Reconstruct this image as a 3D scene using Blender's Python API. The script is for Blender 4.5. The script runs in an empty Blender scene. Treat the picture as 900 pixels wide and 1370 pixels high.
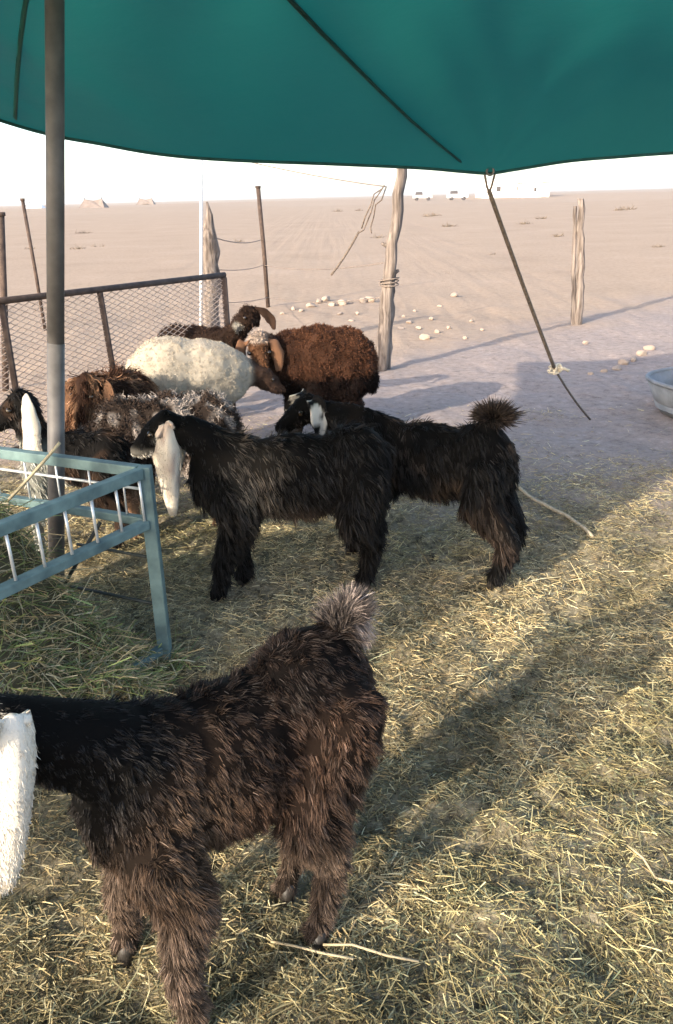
import bpy, bmesh, math, random
import numpy as np
from mathutils import Vector, Matrix
from mathutils.bvhtree import BVHTree

random.seed(7)
rng = np.random.default_rng(11)
SC = bpy.context.scene
COL = SC.collection

# ------------------------------------------------------------------ camera
F, CAMH, ROLL = 1100.0, 1.55, math.radians(1.5)
PITCH = math.atan((685 - 263) / F * math.cos(ROLL))
FW = np.array([0, math.cos(PITCH), -math.sin(PITCH)])
_r0 = np.array([1, 0, 0.0]); _u0 = np.array([0, math.sin(PITCH), math.cos(PITCH)])
RT = _r0 * math.cos(ROLL) - _u0 * math.sin(ROLL)
UP = _u0 * math.cos(ROLL) + _r0 * math.sin(ROLL)
CP = np.array([0, 0, CAMH])
cam = bpy.data.objects.new('camera', bpy.data.cameras.new('camera')); COL.objects.link(cam)
cam.data.sensor_fit = 'HORIZONTAL'; cam.data.sensor_width = 36
cam.data.lens = 36 * F / 900
cam.data.clip_start = 0.02; cam.data.clip_end = 20000
M = Matrix.Identity(4)
for i in range(3):
    M[i][0], M[i][1], M[i][2], M[i][3] = RT[i], UP[i], -FW[i], CP[i]
cam.matrix_world = M
SC.camera = cam

# ------------------------------------------------------------------ light
SUN_AZ, SUN_EL = math.radians(42), math.radians(20.5)      # rays travel towards +Y / +X (behind-left of the viewer)
world = bpy.data.worlds.new('World'); SC.world = world; world.use_nodes = True
wn = world.node_tree.nodes; wl = world.node_tree.links; wn.clear()
sky = wn.new('ShaderNodeTexSky'); sky.sky_type = 'NISHITA'; sky.sun_disc = False
sky.sun_elevation = SUN_EL; sky.sun_rotation = math.radians(180) + SUN_AZ
sky.dust_density = 1.5; sky.air_density = 0.75; sky.ozone_density = 0.0
bg = wn.new('ShaderNodeBackground'); bg.inputs[1].default_value = 0.15
wo = wn.new('ShaderNodeOutputWorld'); wl.new(sky.outputs[0], bg.inputs[0]); wl.new(bg.outputs[0], wo.inputs[0])
sl = bpy.data.lights.new('sun', 'SUN'); sl.energy = 2.15; sl.angle = math.radians(0.6); sl.color = (1.0, 0.89, 0.73)
so = bpy.data.objects.new('sun', sl); COL.objects.link(so)
TO = Vector((math.sin(SUN_AZ) * math.cos(SUN_EL), math.cos(SUN_AZ) * math.cos(SUN_EL), -math.sin(SUN_EL)))
so.rotation_euler = TO.to_track_quat('-Z', 'Y').to_euler(); so.location = (-4, -6, 6)
SC.view_settings.view_transform = 'Standard'; SC.view_settings.look = 'None'
SC.view_settings.gamma = 1; SC.view_settings.use_curve_mapping = False
SC.view_settings.exposure = 1.93
SC.cycles.use_denoising = True
SC.cycles.max_bounces = 8; SC.cycles.transparent_max_bounces = 8

# ------------------------------------------------------------------ pixel helpers (a direction only; the depth is given)
def ray(x, y):
    d = FW * F + RT * (x - 450) - UP * (y - 685)
    return d / np.linalg.norm(d)
def G(x, y, z=0.0):
    d = ray(x, y); return CP + d * ((z - CAMH) / d[2])
def D(x, y, Y):
    d = ray(x, y); return CP + d * (Y / d[1])

# ------------------------------------------------------------------ materials
def mat(name, col, rough=0.8, metal=0.0, noise=0.0, scale=8.0, bump=0.0, spec=0.3, col2=None, detail=6, stretch=None):
    m = bpy.data.materials.new(name); m.use_nodes = True
    n = m.node_tree.nodes; l = m.node_tree.links; b = n['Principled BSDF']
    b.inputs['Base Color'].default_value = (*col, 1); b.inputs['Roughness'].default_value = rough
    b.inputs['Metallic'].default_value = metal; b.inputs['Specular IOR Level'].default_value = spec
    if noise or bump or col2:
        tc = n.new('ShaderNodeTexCoord'); no = n.new('ShaderNodeTexNoise')
        no.inputs['Scale'].default_value = scale; no.inputs['Detail'].default_value = detail
        if stretch:
            mp = n.new('ShaderNodeMapping'); mp.inputs['Scale'].default_value = stretch
            l.new(tc.outputs['Object'], mp.inputs[0]); l.new(mp.outputs[0], no.inputs['Vector'])
        else:
            l.new(tc.outputs['Object'], no.inputs['Vector'])
        if noise or col2:
            r = n.new('ShaderNodeValToRGB')
            c2 = col2 or tuple(c * (1 - noise) for c in col)
            c1 = col if col2 else tuple(min(1, c * (1 + noise)) for c in col)
            r.color_ramp.elements[0].position = 0.35; r.color_ramp.elements[1].position = 0.65
            r.color_ramp.elements[0].color = (*c2, 1); r.color_ramp.elements[1].color = (*c1, 1)
            l.new(no.outputs['Fac'], r.inputs[0]); l.new(r.outputs[0], b.inputs['Base Color'])
        if bump:
            bp = n.new('ShaderNodeBump'); bp.inputs['Strength'].default_value = bump; bp.inputs['Distance'].default_value = 0.02
            l.new(no.outputs['Fac'], bp.inputs['Height']); l.new(bp.outputs[0], b.inputs['Normal'])
    return m

def attr_mat(name, rough=0.7, spec=0.2, trans=0.0):
    m = bpy.data.materials.new(name); m.use_nodes = True
    n = m.node_tree.nodes; l = m.node_tree.links; b = n['Principled BSDF']
    a = n.new('ShaderNodeAttribute'); a.attribute_name = 'col'
    l.new(a.outputs['Color'], b.inputs['Base Color'])
    b.inputs['Roughness'].default_value = rough; b.inputs['Specular IOR Level'].default_value = spec
    if trans:
        t = n.new('ShaderNodeBsdfTranslucent'); l.new(a.outputs['Color'], t.inputs['Color'])
        mx = n.new('ShaderNodeMixShader'); mx.inputs[0].default_value = trans
        l.new(b.outputs[0], mx.inputs[1]); l.new(t.outputs[0], mx.inputs[2])
        l.new(mx.outputs[0], n['Material Output'].inputs['Surface'])
    return m

M_FUR = attr_mat('fur', 0.62, 0.16)
M_WOOL = attr_mat('wool', 0.9, 0.05)
M_SKIN = attr_mat('hide', 0.85, 0.08)
M_STRAW = attr_mat('straw', 0.65, 0.2, 0.15)
M_STEEL = mat('galvanised steel', (0.115, 0.105, 0.10), 0.6, 0.1, 0.22, 14, 0.05, 0.4)
M_RUST = mat('rusty steel', (0.10, 0.068, 0.052), 0.8, 0.2, 0, 22, 0.15, 0.3, (0.05, 0.034, 0.028))
M_WIRE = mat('weathered wire', (0.52, 0.40, 0.32), 0.7, 0.0, 0.25, 30)
M_TEAL = mat('chipped teal paint', (0.15, 0.225, 0.218), 0.6, 0, 0, 11, 0.2, 0.3, (0.062, 0.10, 0.105))
M_OLDWIRE = mat('old dull wire', (0.20, 0.155, 0.125), 0.8, 0.0, 0.25, 30)
M_WELD = mat('bare welded wire', (0.55, 0.56, 0.55), 0.4, 0.4, 0.15, 30)
M_DARKWIRE = mat('dark rod', (0.05, 0.055, 0.05), 0.6, 0.3, 0.2, 30)
M_WOOD = mat('grey weathered wood', (0.25, 0.205, 0.175), 0.9, 0, 0, 9, 0.9, 0.15, (0.08, 0.062, 0.052), 10, (4, 4, 0.35))
M_PIPE = mat('white painted pipe', (0.60, 0.57, 0.54), 0.5, 0, 0.08, 12)
M_ROPE = mat('hemp rope', (0.15, 0.112, 0.083), 0.9, 0, 0.3, 60, 0.3)
M_CORD = mat('dark cord', (0.08, 0.065, 0.055), 0.9, 0, 0.3, 60, 0.2)
M_STONE = mat('pale stone', (0.36, 0.28, 0.22), 0.9, 0, 0.2, 30, 0.4)
M_WHITE = mat('white wall', (0.78, 0.76, 0.74), 0.8, 0, 0.06, 0.6)
M_GREYROOF = mat('grey roof', (0.38, 0.35, 0.33), 0.7, 0, 0.2, 0.8)
M_DARK = mat('dark opening', (0.07, 0.06, 0.06), 0.8)
M_TENT = mat('brown goat hair cloth', (0.22, 0.17, 0.14), 0.9, 0, 0.2, 1)
M_TUB = mat('dull galvanised tub', (0.20, 0.205, 0.21), 0.65, 0.1, 0.2, 9, 0.1, 0.4)
M_WATER = mat('murky water', (0.02, 0.035, 0.025), 0.06, 0, 0, 4, 0, 0.5)
M_SHRUB = mat('dry twigs', (0.16, 0.12, 0.08), 0.9, 0, 0.3, 5)
M_HOOF = mat('horn', (0.03, 0.025, 0.02), 0.5, 0, 0.3, 30, 0.2)
M_EYE = mat('dark eye', (0.02, 0.012, 0.006), 0.08, 0, 0, 1, 0, 0.6)
M_BLUE = mat('faded blue plastic', (0.13, 0.18, 0.21), 0.5, 0, 0.2, 14, 0.1)

# ------------------------------------------------------------------ object helpers
def tag(o, label=None, cat=None, group=None, kind=None):
    if label: o['label'] = label
    if cat: o['category'] = cat
    if group: o['group'] = group
    if kind: o['kind'] = kind
    return o

def empty(name, loc, rz=0.0):
    o = bpy.data.objects.new(name, None); COL.objects.link(o)
    o.location = loc; o.rotation_euler = (0, 0, rz); o.empty_display_size = 0.1
    return o

def link(name, me, m=None, parent=None, loc=(0, 0, 0)):
    o = bpy.data.objects.new(name, me); COL.objects.link(o); o.location = loc
    if m and not me.materials: me.materials.append(m)
    if parent: o.parent = parent
    return o

def pydata(name, v, f, m, parent=None, loc=(0, 0, 0), smooth=True):
    me = bpy.data.meshes.new(name); me.from_pydata([tuple(map(float, p)) for p in v], [], f); me.update()
    if smooth: me.polygons.foreach_set('use_smooth', [True] * len(me.polygons))
    return link(name, me, m, parent, loc)

def np_mesh(name, verts, quads, cols=None, smooth=False):
    """verts (N,3), quads (Mf,k) arrays -> mesh, with an optional per-vertex colour attribute"""
    me = bpy.data.meshes.new(name)
    k = quads.shape[1]
    me.vertices.add(len(verts)); me.vertices.foreach_set('co', np.ascontiguousarray(verts, np.float32).ravel())
    me.loops.add(quads.size); me.loops.foreach_set('vertex_index', np.ascontiguousarray(quads, np.int32).ravel())
    me.polygons.add(len(quads)); me.polygons.foreach_set('loop_start', np.arange(0, quads.size, k, dtype=np.int32))
    if smooth: me.polygons.foreach_set('use_smooth', np.ones(len(quads), bool))
    me.update(calc_edges=True)
    if cols is not None:
        a = me.color_attributes.new('col', 'FLOAT_COLOR', 'POINT')
        c4 = np.ones((len(verts), 4), np.float32); c4[:, :3] = cols
        a.data.foreach_set('color', c4.ravel())
    return me

class MB:
    def __init__(s): s.v = []; s.f = []
    def tube(s, pts, rad, n=8, caps=True, flat=1.0):
        pts = [Vector(p) for p in pts]; rads = rad if hasattr(rad, '__len__') else [rad] * len(pts)
        b = len(s.v); up = None
        for i, p in enumerate(pts):
            t = (pts[min(i + 1, len(pts) - 1)] - pts[max(i - 1, 0)]).normalized()
            if up is None:
                up = t.orthogonal().normalized()
            up = (up - t * up.dot(t)).normalized(); sd = t.cross(up)
            for k in range(n):
                a = 2 * math.pi * k / n
                s.v.append(p + (up * math.cos(a) * flat + sd * math.sin(a)) * rads[i])
        for i in range(len(pts) - 1):
            for k in range(n):
                s.f.append((b + i * n + k, b + i * n + (k + 1) % n, b + (i + 1) * n + (k + 1) % n, b + (i + 1) * n + k))
        if caps:
            s.f.append(tuple(b + k for k in reversed(range(n)))); e = b + (len(pts) - 1) * n
            s.f.append(tuple(e + k for k in range(n)))
        return s
    def box(s, c, sx, sy, sz, rz=0.0, taper=1.0):
        b = len(s.v); ca, sa = math.cos(rz), math.sin(rz)
        for k, (i, j, z) in enumerate([(-1,-1,-1),(1,-1,-1),(1,1,-1),(-1,1,-1),(-1,-1,1),(1,-1,1),(1,1,1),(-1,1,1)]):
            t = taper if z > 0 else 1
            x, y = i * sx / 2 * t, j * sy / 2 * t
            s.v.append(Vector((c[0] + x * ca - y * sa, c[1] + x * sa + y * ca, c[2] + z * sz / 2)))
        for q in [(0,3,2,1),(4,5,6,7),(0,1,5,4),(1,2,6,5),(2,3,7,6),(3,0,4,7)]: s.f.append(tuple(b + i for i in q))
        return s
    def bar(s, p, q, w, h):
        """a square-section bar between two points"""
        p, q = Vector(p), Vector(q); t = (q - p).normalized()
        sd = t.cross(Vector((0, 0, 1)))
        if sd.length < 1e-3: sd = Vector((1, 0, 0))
        sd.normalize(); up = sd.cross(t); b = len(s.v)
        for e in (p, q):
            for i, j in ((-1,-1),(1,-1),(1,1),(-1,1)): s.v.append(e + sd * i * w / 2 + up * j * h / 2)
        for k in range(4): s.f.append((b + k, b + (k + 1) % 4, b + 4 + (k + 1) % 4, b + 4 + k))
        s.f += [(b + 3, b + 2, b + 1, b), (b + 4, b + 5, b + 6, b + 7)]
        return s
    def build(s, name, m, parent=None, smooth=True, bevel=0.0):
        o = pydata(name, s.v, s.f, m, parent, smooth=smooth)
        if bevel:
            md = o.modifiers.new('bevel', 'BEVEL'); md.width = bevel; md.segments = 2; md.limit_method = 'ANGLE'
        return o

def to_local(root, p):
    """world point -> coordinates of a root Empty (rotation about z only)"""
    d = np.asarray(p, float) - np.array(root.location); a = -root.rotation_euler.z
    return np.array([d[0] * math.cos(a) - d[1] * math.sin(a), d[0] * math.sin(a) + d[1] * math.cos(a), d[2]])

# smooth value noise in numpy (for ground, fur and wool)
_perm = rng.random((64, 64, 64))
def vnoise(p, scale):
    q = np.asarray(p, float) * scale; i = np.floor(q).astype(int); f = q - i; f = f * f * (3 - 2 * f)
    def g(a, b, c): return _perm[(i[:, 0] + a) % 64, (i[:, 1] + b) % 64, (i[:, 2] + c) % 64]
    x, y, z = f[:, 0], f[:, 1], f[:, 2]
    return ((g(0,0,0)*(1-x)+g(1,0,0)*x)*(1-y)+(g(0,1,0)*(1-x)+g(1,1,0)*x)*y)*(1-z)+((g(0,0,1)*(1-x)+g(1,0,1)*x)*(1-y)+(g(0,1,1)*(1-x)+g(1,1,1)*x)*y)*z
def n2(x, y, s): return vnoise(np.stack([np.ravel(x), np.ravel(y), np.full(np.size(x), 3.3)], 1), s).reshape(np.shape(x))
def sstep(a, b, x): t = np.clip((x - a) / (b - a), 0, 1); return t * t * (3 - 2 * t)

# ================================================================== THE GROUND
def graded(lo, hi, step, lo_far, hi_far, g=1.09):
    a = list(np.arange(lo, hi + 1e-6, step)); s = step; x = a[-1]
    while x < hi_far: s *= g; x += s; a.append(x)
    s = step; x = a[0]; pre = []
    while x > lo_far: s *= g; x -= s; pre.append(x)
    return np.array(pre[::-1] + a)
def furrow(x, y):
    """two shallow bands running off through the straw: ground dips, straw is darker"""
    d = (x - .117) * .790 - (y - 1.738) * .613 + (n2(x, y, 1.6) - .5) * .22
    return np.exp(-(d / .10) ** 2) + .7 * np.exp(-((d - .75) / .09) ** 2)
def ground_z(x, y):
    pen = 1 - sstep(0.0, 2.0, -0.665 * (x - 0.42) + 0.747 * (y - 8.37))
    straw = 1 - sstep(3.2, 5.4, y + 0.25 * x)
    z = (n2(x, y, 1.1) - 0.5) * 0.05 + (n2(x, y, 3.7) - 0.5) * 0.03 + (n2(x, y, 9.0) - 0.5) * (0.018 + 0.040 * straw) + (n2(x, y, 19.0) - 0.5) * 0.030 * straw
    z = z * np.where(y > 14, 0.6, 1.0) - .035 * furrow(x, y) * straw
    far = np.hypot(x, y)
    z = z + np.where(far > 25, (n2(x, y, 0.02) - 0.5) * 1.2 * sstep(25, 200, far), 0)
    return z - 0.012
gx = graded(-3.2, 4.0, 0.028, -6000, 6000); gy = graded(0.5, 7.0, 0.028, -3000, 9000)
GX, GY = np.meshgrid(gx, gy); GZ = ground_z(GX, GY)
nx, ny = len(gx), len(gy)
idx = np.arange(nx * ny).reshape(ny, nx)
gq = np.stack([idx[:-1, :-1], idx[:-1, 1:], idx[1:, 1:], idx[1:, :-1]], -1).reshape(-1, 4)
gme = np_mesh('ground', np.stack([GX.ravel(), GY.ravel(), GZ.ravel()], 1), gq, smooth=True)

def ground_material():
    m = bpy.data.materials.new('desert ground'); m.use_nodes = True
    n = m.node_tree.nodes; l = m.node_tree.links; b = n['Principled BSDF']
    b.inputs['Roughness'].default_value = 0.95; b.inputs['Specular IOR Level'].default_value = 0.1
    geo = n.new('ShaderNodeNewGeometry'); sp = n.new('ShaderNodeSeparateXYZ'); l.new(geo.outputs['Position'], sp.inputs[0])
    def noise(s, d=6, rough=0.6):
        t = n.new('ShaderNodeTexNoise'); t.inputs['Scale'].default_value = s; t.inputs['Detail'].default_value = d
        t.inputs['Roughness'].default_value = rough; l.new(geo.outputs['Position'], t.inputs['Vector']); return t.outputs['Fac']
    def mth(op, a, b_=None, c=None):
        t = n.new('ShaderNodeMath'); t.operation = op
        for i, v in enumerate((a, b_, c)):
            if v is None: continue
            if isinstance(v, (int, float)): t.inputs[i].default_value = v
            else: l.new(v, t.inputs[i])
        return t.outputs[0]
    def ramp(f, stops):
        r = n.new('ShaderNodeValToRGB'); r.color_ramp.interpolation = 'EASE'
        while len(r.color_ramp.elements) < len(stops): r.color_ramp.elements.new(0.5)
        for e, (p, c) in zip(r.color_ramp.elements, stops): e.position = p; e.color = (*c, 1) if len(c) == 3 else c
        l.new(f, r.inputs[0]); return r.outputs[0]
    def mix(f, a, c):
        t = n.new('ShaderNodeMixRGB'); l.new(f, t.inputs[0]); l.new(a, t.inputs[1]); l.new(c, t.inputs[2]); return t.outputs[0]
    sand = ramp(noise(0.35, 10, 0.7), [(0.3, (0.29, 0.21, 0.148)), (0.5, (0.36, 0.265, 0.19)), (0.72, (0.42, 0.315, 0.235))])
    sandf = ramp(noise(11, 8, 0.75), [(0.36, (0.19, 0.13, 0.092)), (0.52, (0.36, 0.265, 0.19)), (0.72, (0.50, 0.385, 0.285))])
    mm = n.new('ShaderNodeMixRGB'); mm.inputs[0].default_value = 0.4; l.new(sand, mm.inputs[1]); l.new(sandf, mm.inputs[2]); sand = mm.outputs[0]
    dirt = ramp(noise(14, 9, 0.75), [(0.32, (0.20, 0.155, 0.13)), (0.5, (0.315, 0.25, 0.215)), (0.7, (0.42, 0.34, 0.295))])
    bed = ramp(noise(22, 8, 0.75), [(0.36, (0.05, 0.042, 0.028)), (0.5, (0.19, 0.16, 0.105)), (0.66, (0.40, 0.34, 0.225))])
    # signed distance to the edge of the trampled pen, broken up by noise
    e = mth('ADD', mth('MULTIPLY', mth('SUBTRACT', sp.outputs['X'], 0.42), -0.665), mth('MULTIPLY', mth('SUBTRACT', sp.outputs['Y'], 8.1), 0.747))
    e = mth('ADD', e, mth('MULTIPLY', mth('SUBTRACT', noise(0.9, 6), 0.5), 3.0))
    pen = mth('SMOOTHSTEP', e, -0.9, 1.1) if False else None
    mr = n.new('ShaderNodeMapRange'); mr.interpolation_type = 'SMOOTHSTEP'; l.new(e, mr.inputs[0]); mr.inputs[1].default_value = -0.9; mr.inputs[2].default_value = 1.2
    c = mix(mr.outputs[0], dirt, sand)
    s = mth('ADD', sp.outputs['Y'], mth('MULTIPLY', sp.outputs['X'], 0.25))
    s = mth('ADD', s, mth('MULTIPLY', mth('SUBTRACT', noise(2.2, 7), 0.5), 3.2))
    mr2 = n.new('ShaderNodeMapRange'); mr2.interpolation_type = 'SMOOTHSTEP'; l.new(s, mr2.inputs[0]); mr2.inputs[1].default_value = 3.6; mr2.inputs[2].default_value = 5.2
    c = mix(mr2.outputs[0], bed, c)
    l.new(c, b.inputs['Base Color'])
    bp = n.new('ShaderNodeBump'); bp.inputs['Strength'].default_value = 0.6; bp.inputs['Distance'].default_value = 0.02
    l.new(noise(26, 8, 0.7), bp.inputs['Height']); l.new(bp.outputs[0], b.inputs['Normal'])
    return m
ground = link('ground', gme, ground_material()); tag(ground, 'pinkish sand plain with a trampled straw covered pen', 'ground', kind='structure')
def gz(x, y): return float(ground_z(np.array([x]), np.array([y]))[0])

# low far ridge on the horizon
rv, rf = [], []
for i in range(61):
    x = -200 + i * 60; h = 4 + 10 * math.exp(-((i - 42) / 14) ** 2) + 3 * math.sin(i * 0.7) * math.sin(i * 0.23)
    rv += [(x, 2600 + 40 * math.sin(i * .4), -3), (x, 2700 + 40 * math.sin(i * .4), max(2, h)), (x, 2850, -3)]
for i in range(60):
    for k in range(2): rf.append((i * 3 + k, i * 3 + 3 + k, i * 3 + 4 + k, i * 3 + 1 + k))
hill = pydata('hills', rv, rf, mat('far ridge', (0.5, 0.38, 0.31), 0.95)); tag(hill, 'low pale ridge along the far desert horizon', 'hills', kind='structure')

# ================================================================== SHADE TARP
EP = [(-420, 40, 3.2), (-200, 92, 3.8), (0, 160, 4.2), (75, 181, 4.33), (130, 191, 4.4), (210, 205, 4.5), (300, 213, 4.6), (450, 219, 4.75), (560, 224, 4.86), (620, 229, 4.9), (655, 231, 4.9), (690, 226, 4.9), (760, 215, 4.88), (830, 209, 4.84), (900, 204, 4.8), (1040, 196, 4.7), (1200, 186, 4.6)]
NP = np.array([(-6.2, -4.4, 2.65), (-4.47, -2.55, 2.62), (-2.37, -.33, 2.45), (0, 1.9, 2.38), (1.9, 3.25, 2.3), (3.3, 4.35, 2.25)])
EW = np.array([D(*p) for p in EP])
def catmull(P, t):
    n = len(P) - 1; f = min(t * n, n - 1e-6); i = int(f); f -= i
    p0, p1, p2, p3 = P[max(i-1,0)], P[i], P[min(i+1,n)], P[min(i+2,n)]
    return 0.5 * ((2*p1) + (-p0+p2)*f + (2*p0-5*p1+4*p2-p3)*f*f + (-p0+3*p1-3*p2+p3)*f**3)
NU, NV = 160, 80
P3_ = D(655, 231, 4.9)
tv = []
for i in range(NU + 1):
    u = i / NU; e = catmull(EW, u)
    w = u ** 1.0
    nn = catmull(NP, w)
    for j in range(NV + 1):
        v = (j / NV) ** 1.6
        p = e * (1 - v) + nn * v
        p[2] = e[2] + (nn[2] - e[2]) * (1 - (1 - v) ** 4.2)
        a = math.sin(math.pi * min(v * 1.3, 1))
        p[2] += a * (0.012 * math.sin(u * 34) + 0.02 * math.sin(u * 13 + 2 * v)) + 0.006 * math.sin(u * 90 + v * 9) * (1 - v) * min(1, v * 8)
        dd = p - P3_; rr = math.hypot(dd[0], dd[1]); p[2] += .008 * math.sin(math.atan2(dd[1], dd[0]) * 11) * math.exp(-((rr - .35) / .45) ** 2) * min(1, v * 12)
        p[2] += .010 * math.sin(p[0] * 9 + 3 * math.sin(p[1] * 2)) * min(1, v * 6)
        tv.append(p)
tf = [(i*(NV+1)+j, (i+1)*(NV+1)+j, (i+1)*(NV+1)+j+1, i*(NV+1)+j+1) for i in range(NU) for j in range(NV)]
def tarp_material():
    m = bpy.data.materials.new('green tarpaulin'); m.use_nodes = True
    n = m.node_tree.nodes; l = m.node_tree.links; b = n['Principled BSDF']
    geo = n.new('ShaderNodeNewGeometry')
    no = n.new('ShaderNodeTexNoise'); no.inputs['Scale'].default_value = 1.6; no.inputs['Detail'].default_value = 5; l.new(geo.outputs['Position'], no.inputs['Vector'])
    r = n.new('ShaderNodeValToRGB'); r.color_ramp.elements[0].position = 0.3; r.color_ramp.elements[1].position = 0.7
    r.color_ramp.elements[0].color = (0.011, 0.095, 0.086, 1); r.color_ramp.elements[1].color = (0.017, 0.125, 0.116, 1)
    l.new(no.outputs['Fac'], r.inputs[0]); l.new(r.outputs[0], b.inputs['Base Color'])
    b.inputs['Roughness'].default_value = 0.6; b.inputs['Specular IOR Level'].default_value = 0.3
    wv = n.new('ShaderNodeTexNoise'); wv.inputs['Scale'].default_value = 5; wv.inputs['Detail'].default_value = 4; l.new(geo.outputs['Position'], wv.inputs['Vector'])
    bp = n.new('ShaderNodeBump'); bp.inputs['Strength'].default_value = 0.35; bp.inputs['Distance'].default_value = 0.03
    l.new(wv.outputs['Fac'], bp.inputs['Height']); l.new(bp.outputs[0], b.inputs['Normal'])
    t = n.new('ShaderNodeBsdfTranslucent'); t.inputs['Color'].default_value = (0.014, 0.19, 0.155, 1)
    mx = n.new('ShaderNodeMixShader'); mx.inputs[0].default_value = 0.35
    l.new(b.outputs[0], mx.inputs[1]); l.new(t.outputs[0], mx.inputs[2]); l.new(mx.outputs[0], n['Material Output'].inputs['Surface'])
    return m
M_TARP = tarp_material()
M_HEM = mat('dark green hem', (0.010, 0.055, 0.05), 0.8, 0, 0.2, 20)
tarp = empty('shade_tarp', (0, 0, 0)); tag(tarp, 'large green tarpaulin stretched overhead as a sun shade', 'tarp')
canopy = pydata('canopy', tv, tf, M_TARP, tarp)
bvh = BVHTree.FromPolygons([Vector(p) for p in tv], tf)
MB().tube([tv[i * (NV + 1)] - np.array([0, 0, .004]) for i in range(NU + 1)], 0.009, 6).build('hem', M_HEM, tarp)
def on_tarp(x, y, off=0.006):
    d = Vector(ray(x, y)); h = bvh.ray_cast(Vector(CP), d)
    return None if h[0] is None else h[0] - Vector((0, 0, off)) - d * off
seam = [on_tarp(x, y) for x, y in [(330, -70), (360, -35), (390, 0), (430, 42), (470, 82), (510, 122), (550, 160), (585, 190), (615, 214)]]
seam = [p for p in seam if p]
MB().tube(seam, [.036 - .002 * i for i in range(len(seam))], 8, flat=0.3).build('strap', M_HEM, tarp)
for px_ in ([(52, -40), (34, 0), (26, 60), (22, 110), (20, 158)],):
    q_ = [p for p in (on_tarp(x, y, .003) for x, y in px_) if p]
    if len(q_) > 2: MB().tube(q_, 0.012, 6, flat=0.25).build('seam', M_TARP, tarp)
P3 = D(655, 231, 4.9)
gm = MB(); gm.tube([P3 + np.array([0.02 * math.cos(a), -0.012, 0.006 + 0.02 * math.sin(a)]) for a in np.linspace(0, 2 * math.pi, 13)], 0.006, 6, caps=False)
gm.build('eyelet', M_STEEL, tarp)

# steel pole carrying the tarp
pt, pb = D(73, 0, 3.2), D(75, 600, 3.2); pd = (pt - pb) / (pt[2] - pb[2])
hit = bvh.ray_cast(Vector(pb), Vector(pd))
ztop = hit[0].z + 0.01 if hit[0] else 2.3
pole = empty('tent_pole', tuple(pb + pd * (0.0 - pb[2]))); tag(pole, 'tall grey steel pole holding up the green tarpaulin', 'pole')
pl = lambda z: tuple(pb + pd * (z - pb[2]) - np.array(pole.location))
MB().tube([pl(-0.05), pl(1.05)], 0.0335, 20).build('lower_tube', M_STEEL, pole)
MB().tube([pl(1.05), pl(ztop)], 0.0325, 20).build('upper_tube', M_STEEL, pole)

# guy rope
def rope_pts(a, b, sag=0.0, n=12):
    a, b = np.array(a), np.array(b); return [a * (1 - t) + b * t - np.array([0, 0, sag * 4 * t * (1 - t)]) for t in np.linspace(0, 1, n)]
kn = D(742, 494, 5.75); an = G(790, 556); an[2] = gz(an[0], an[1])
gr = empty('guy_rope', tuple(an)); tag(gr, 'taut knotted guy rope from the tarpaulin eyelet down to the ground', 'rope')
gl = lambda p: np.array(p) - an
loop = P3 + np.array([0, 0, -0.055])
m_ = MB(); m_.tube([gl(P3 + np.array([-.03, 0, 0])), gl(loop + np.array([-.012, 0, -.02])), gl(loop + np.array([0, 0, -.045]))], 0.006, 6); m_.tube([gl(P3 + np.array([.03, 0, 0])), gl(loop + np.array([.012, 0, -.02])), gl(loop + np.array([0, 0, -.045]))], 0.006, 6)
m_.build('top_loop', M_ROPE, gr)
MB().tube([gl(p) for p in rope_pts(loop + np.array([0, 0, -.04]), kn, 0.012, 16)], 0.0125, 8).build('main_rope', M_ROPE, gr)
MB().tube([gl(p) for p in rope_pts(kn, an, 0.02, 10)], 0.008, 6).build('tail_cord', M_CORD, gr)
m_ = MB()
for k in range(5):
    a0 = rng.random() * 6; c = kn + np.array([0.012 * (k - 2), 0, 0.008 * math.sin(k * 2)])
    m_.tube([gl(c + 0.024 * np.array([math.cos(a0 + t), 0.6 * math.sin(a0 + t * 1.3), math.sin(a0 + t)])) for t in np.linspace(0, 5.4, 12)], 0.010, 6)
m_.tube([gl(kn + np.array([.02, 0, 0])), gl(kn + np.array([.06, -.01, .006])), gl(kn + np.array([.10, -.01, -.012]))], 0.012, 6)
m_.build('knot', mat('pale frayed rope', (0.62, 0.52, 0.38), 0.9, 0, 0.2, 50, 0.3), gr)

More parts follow.
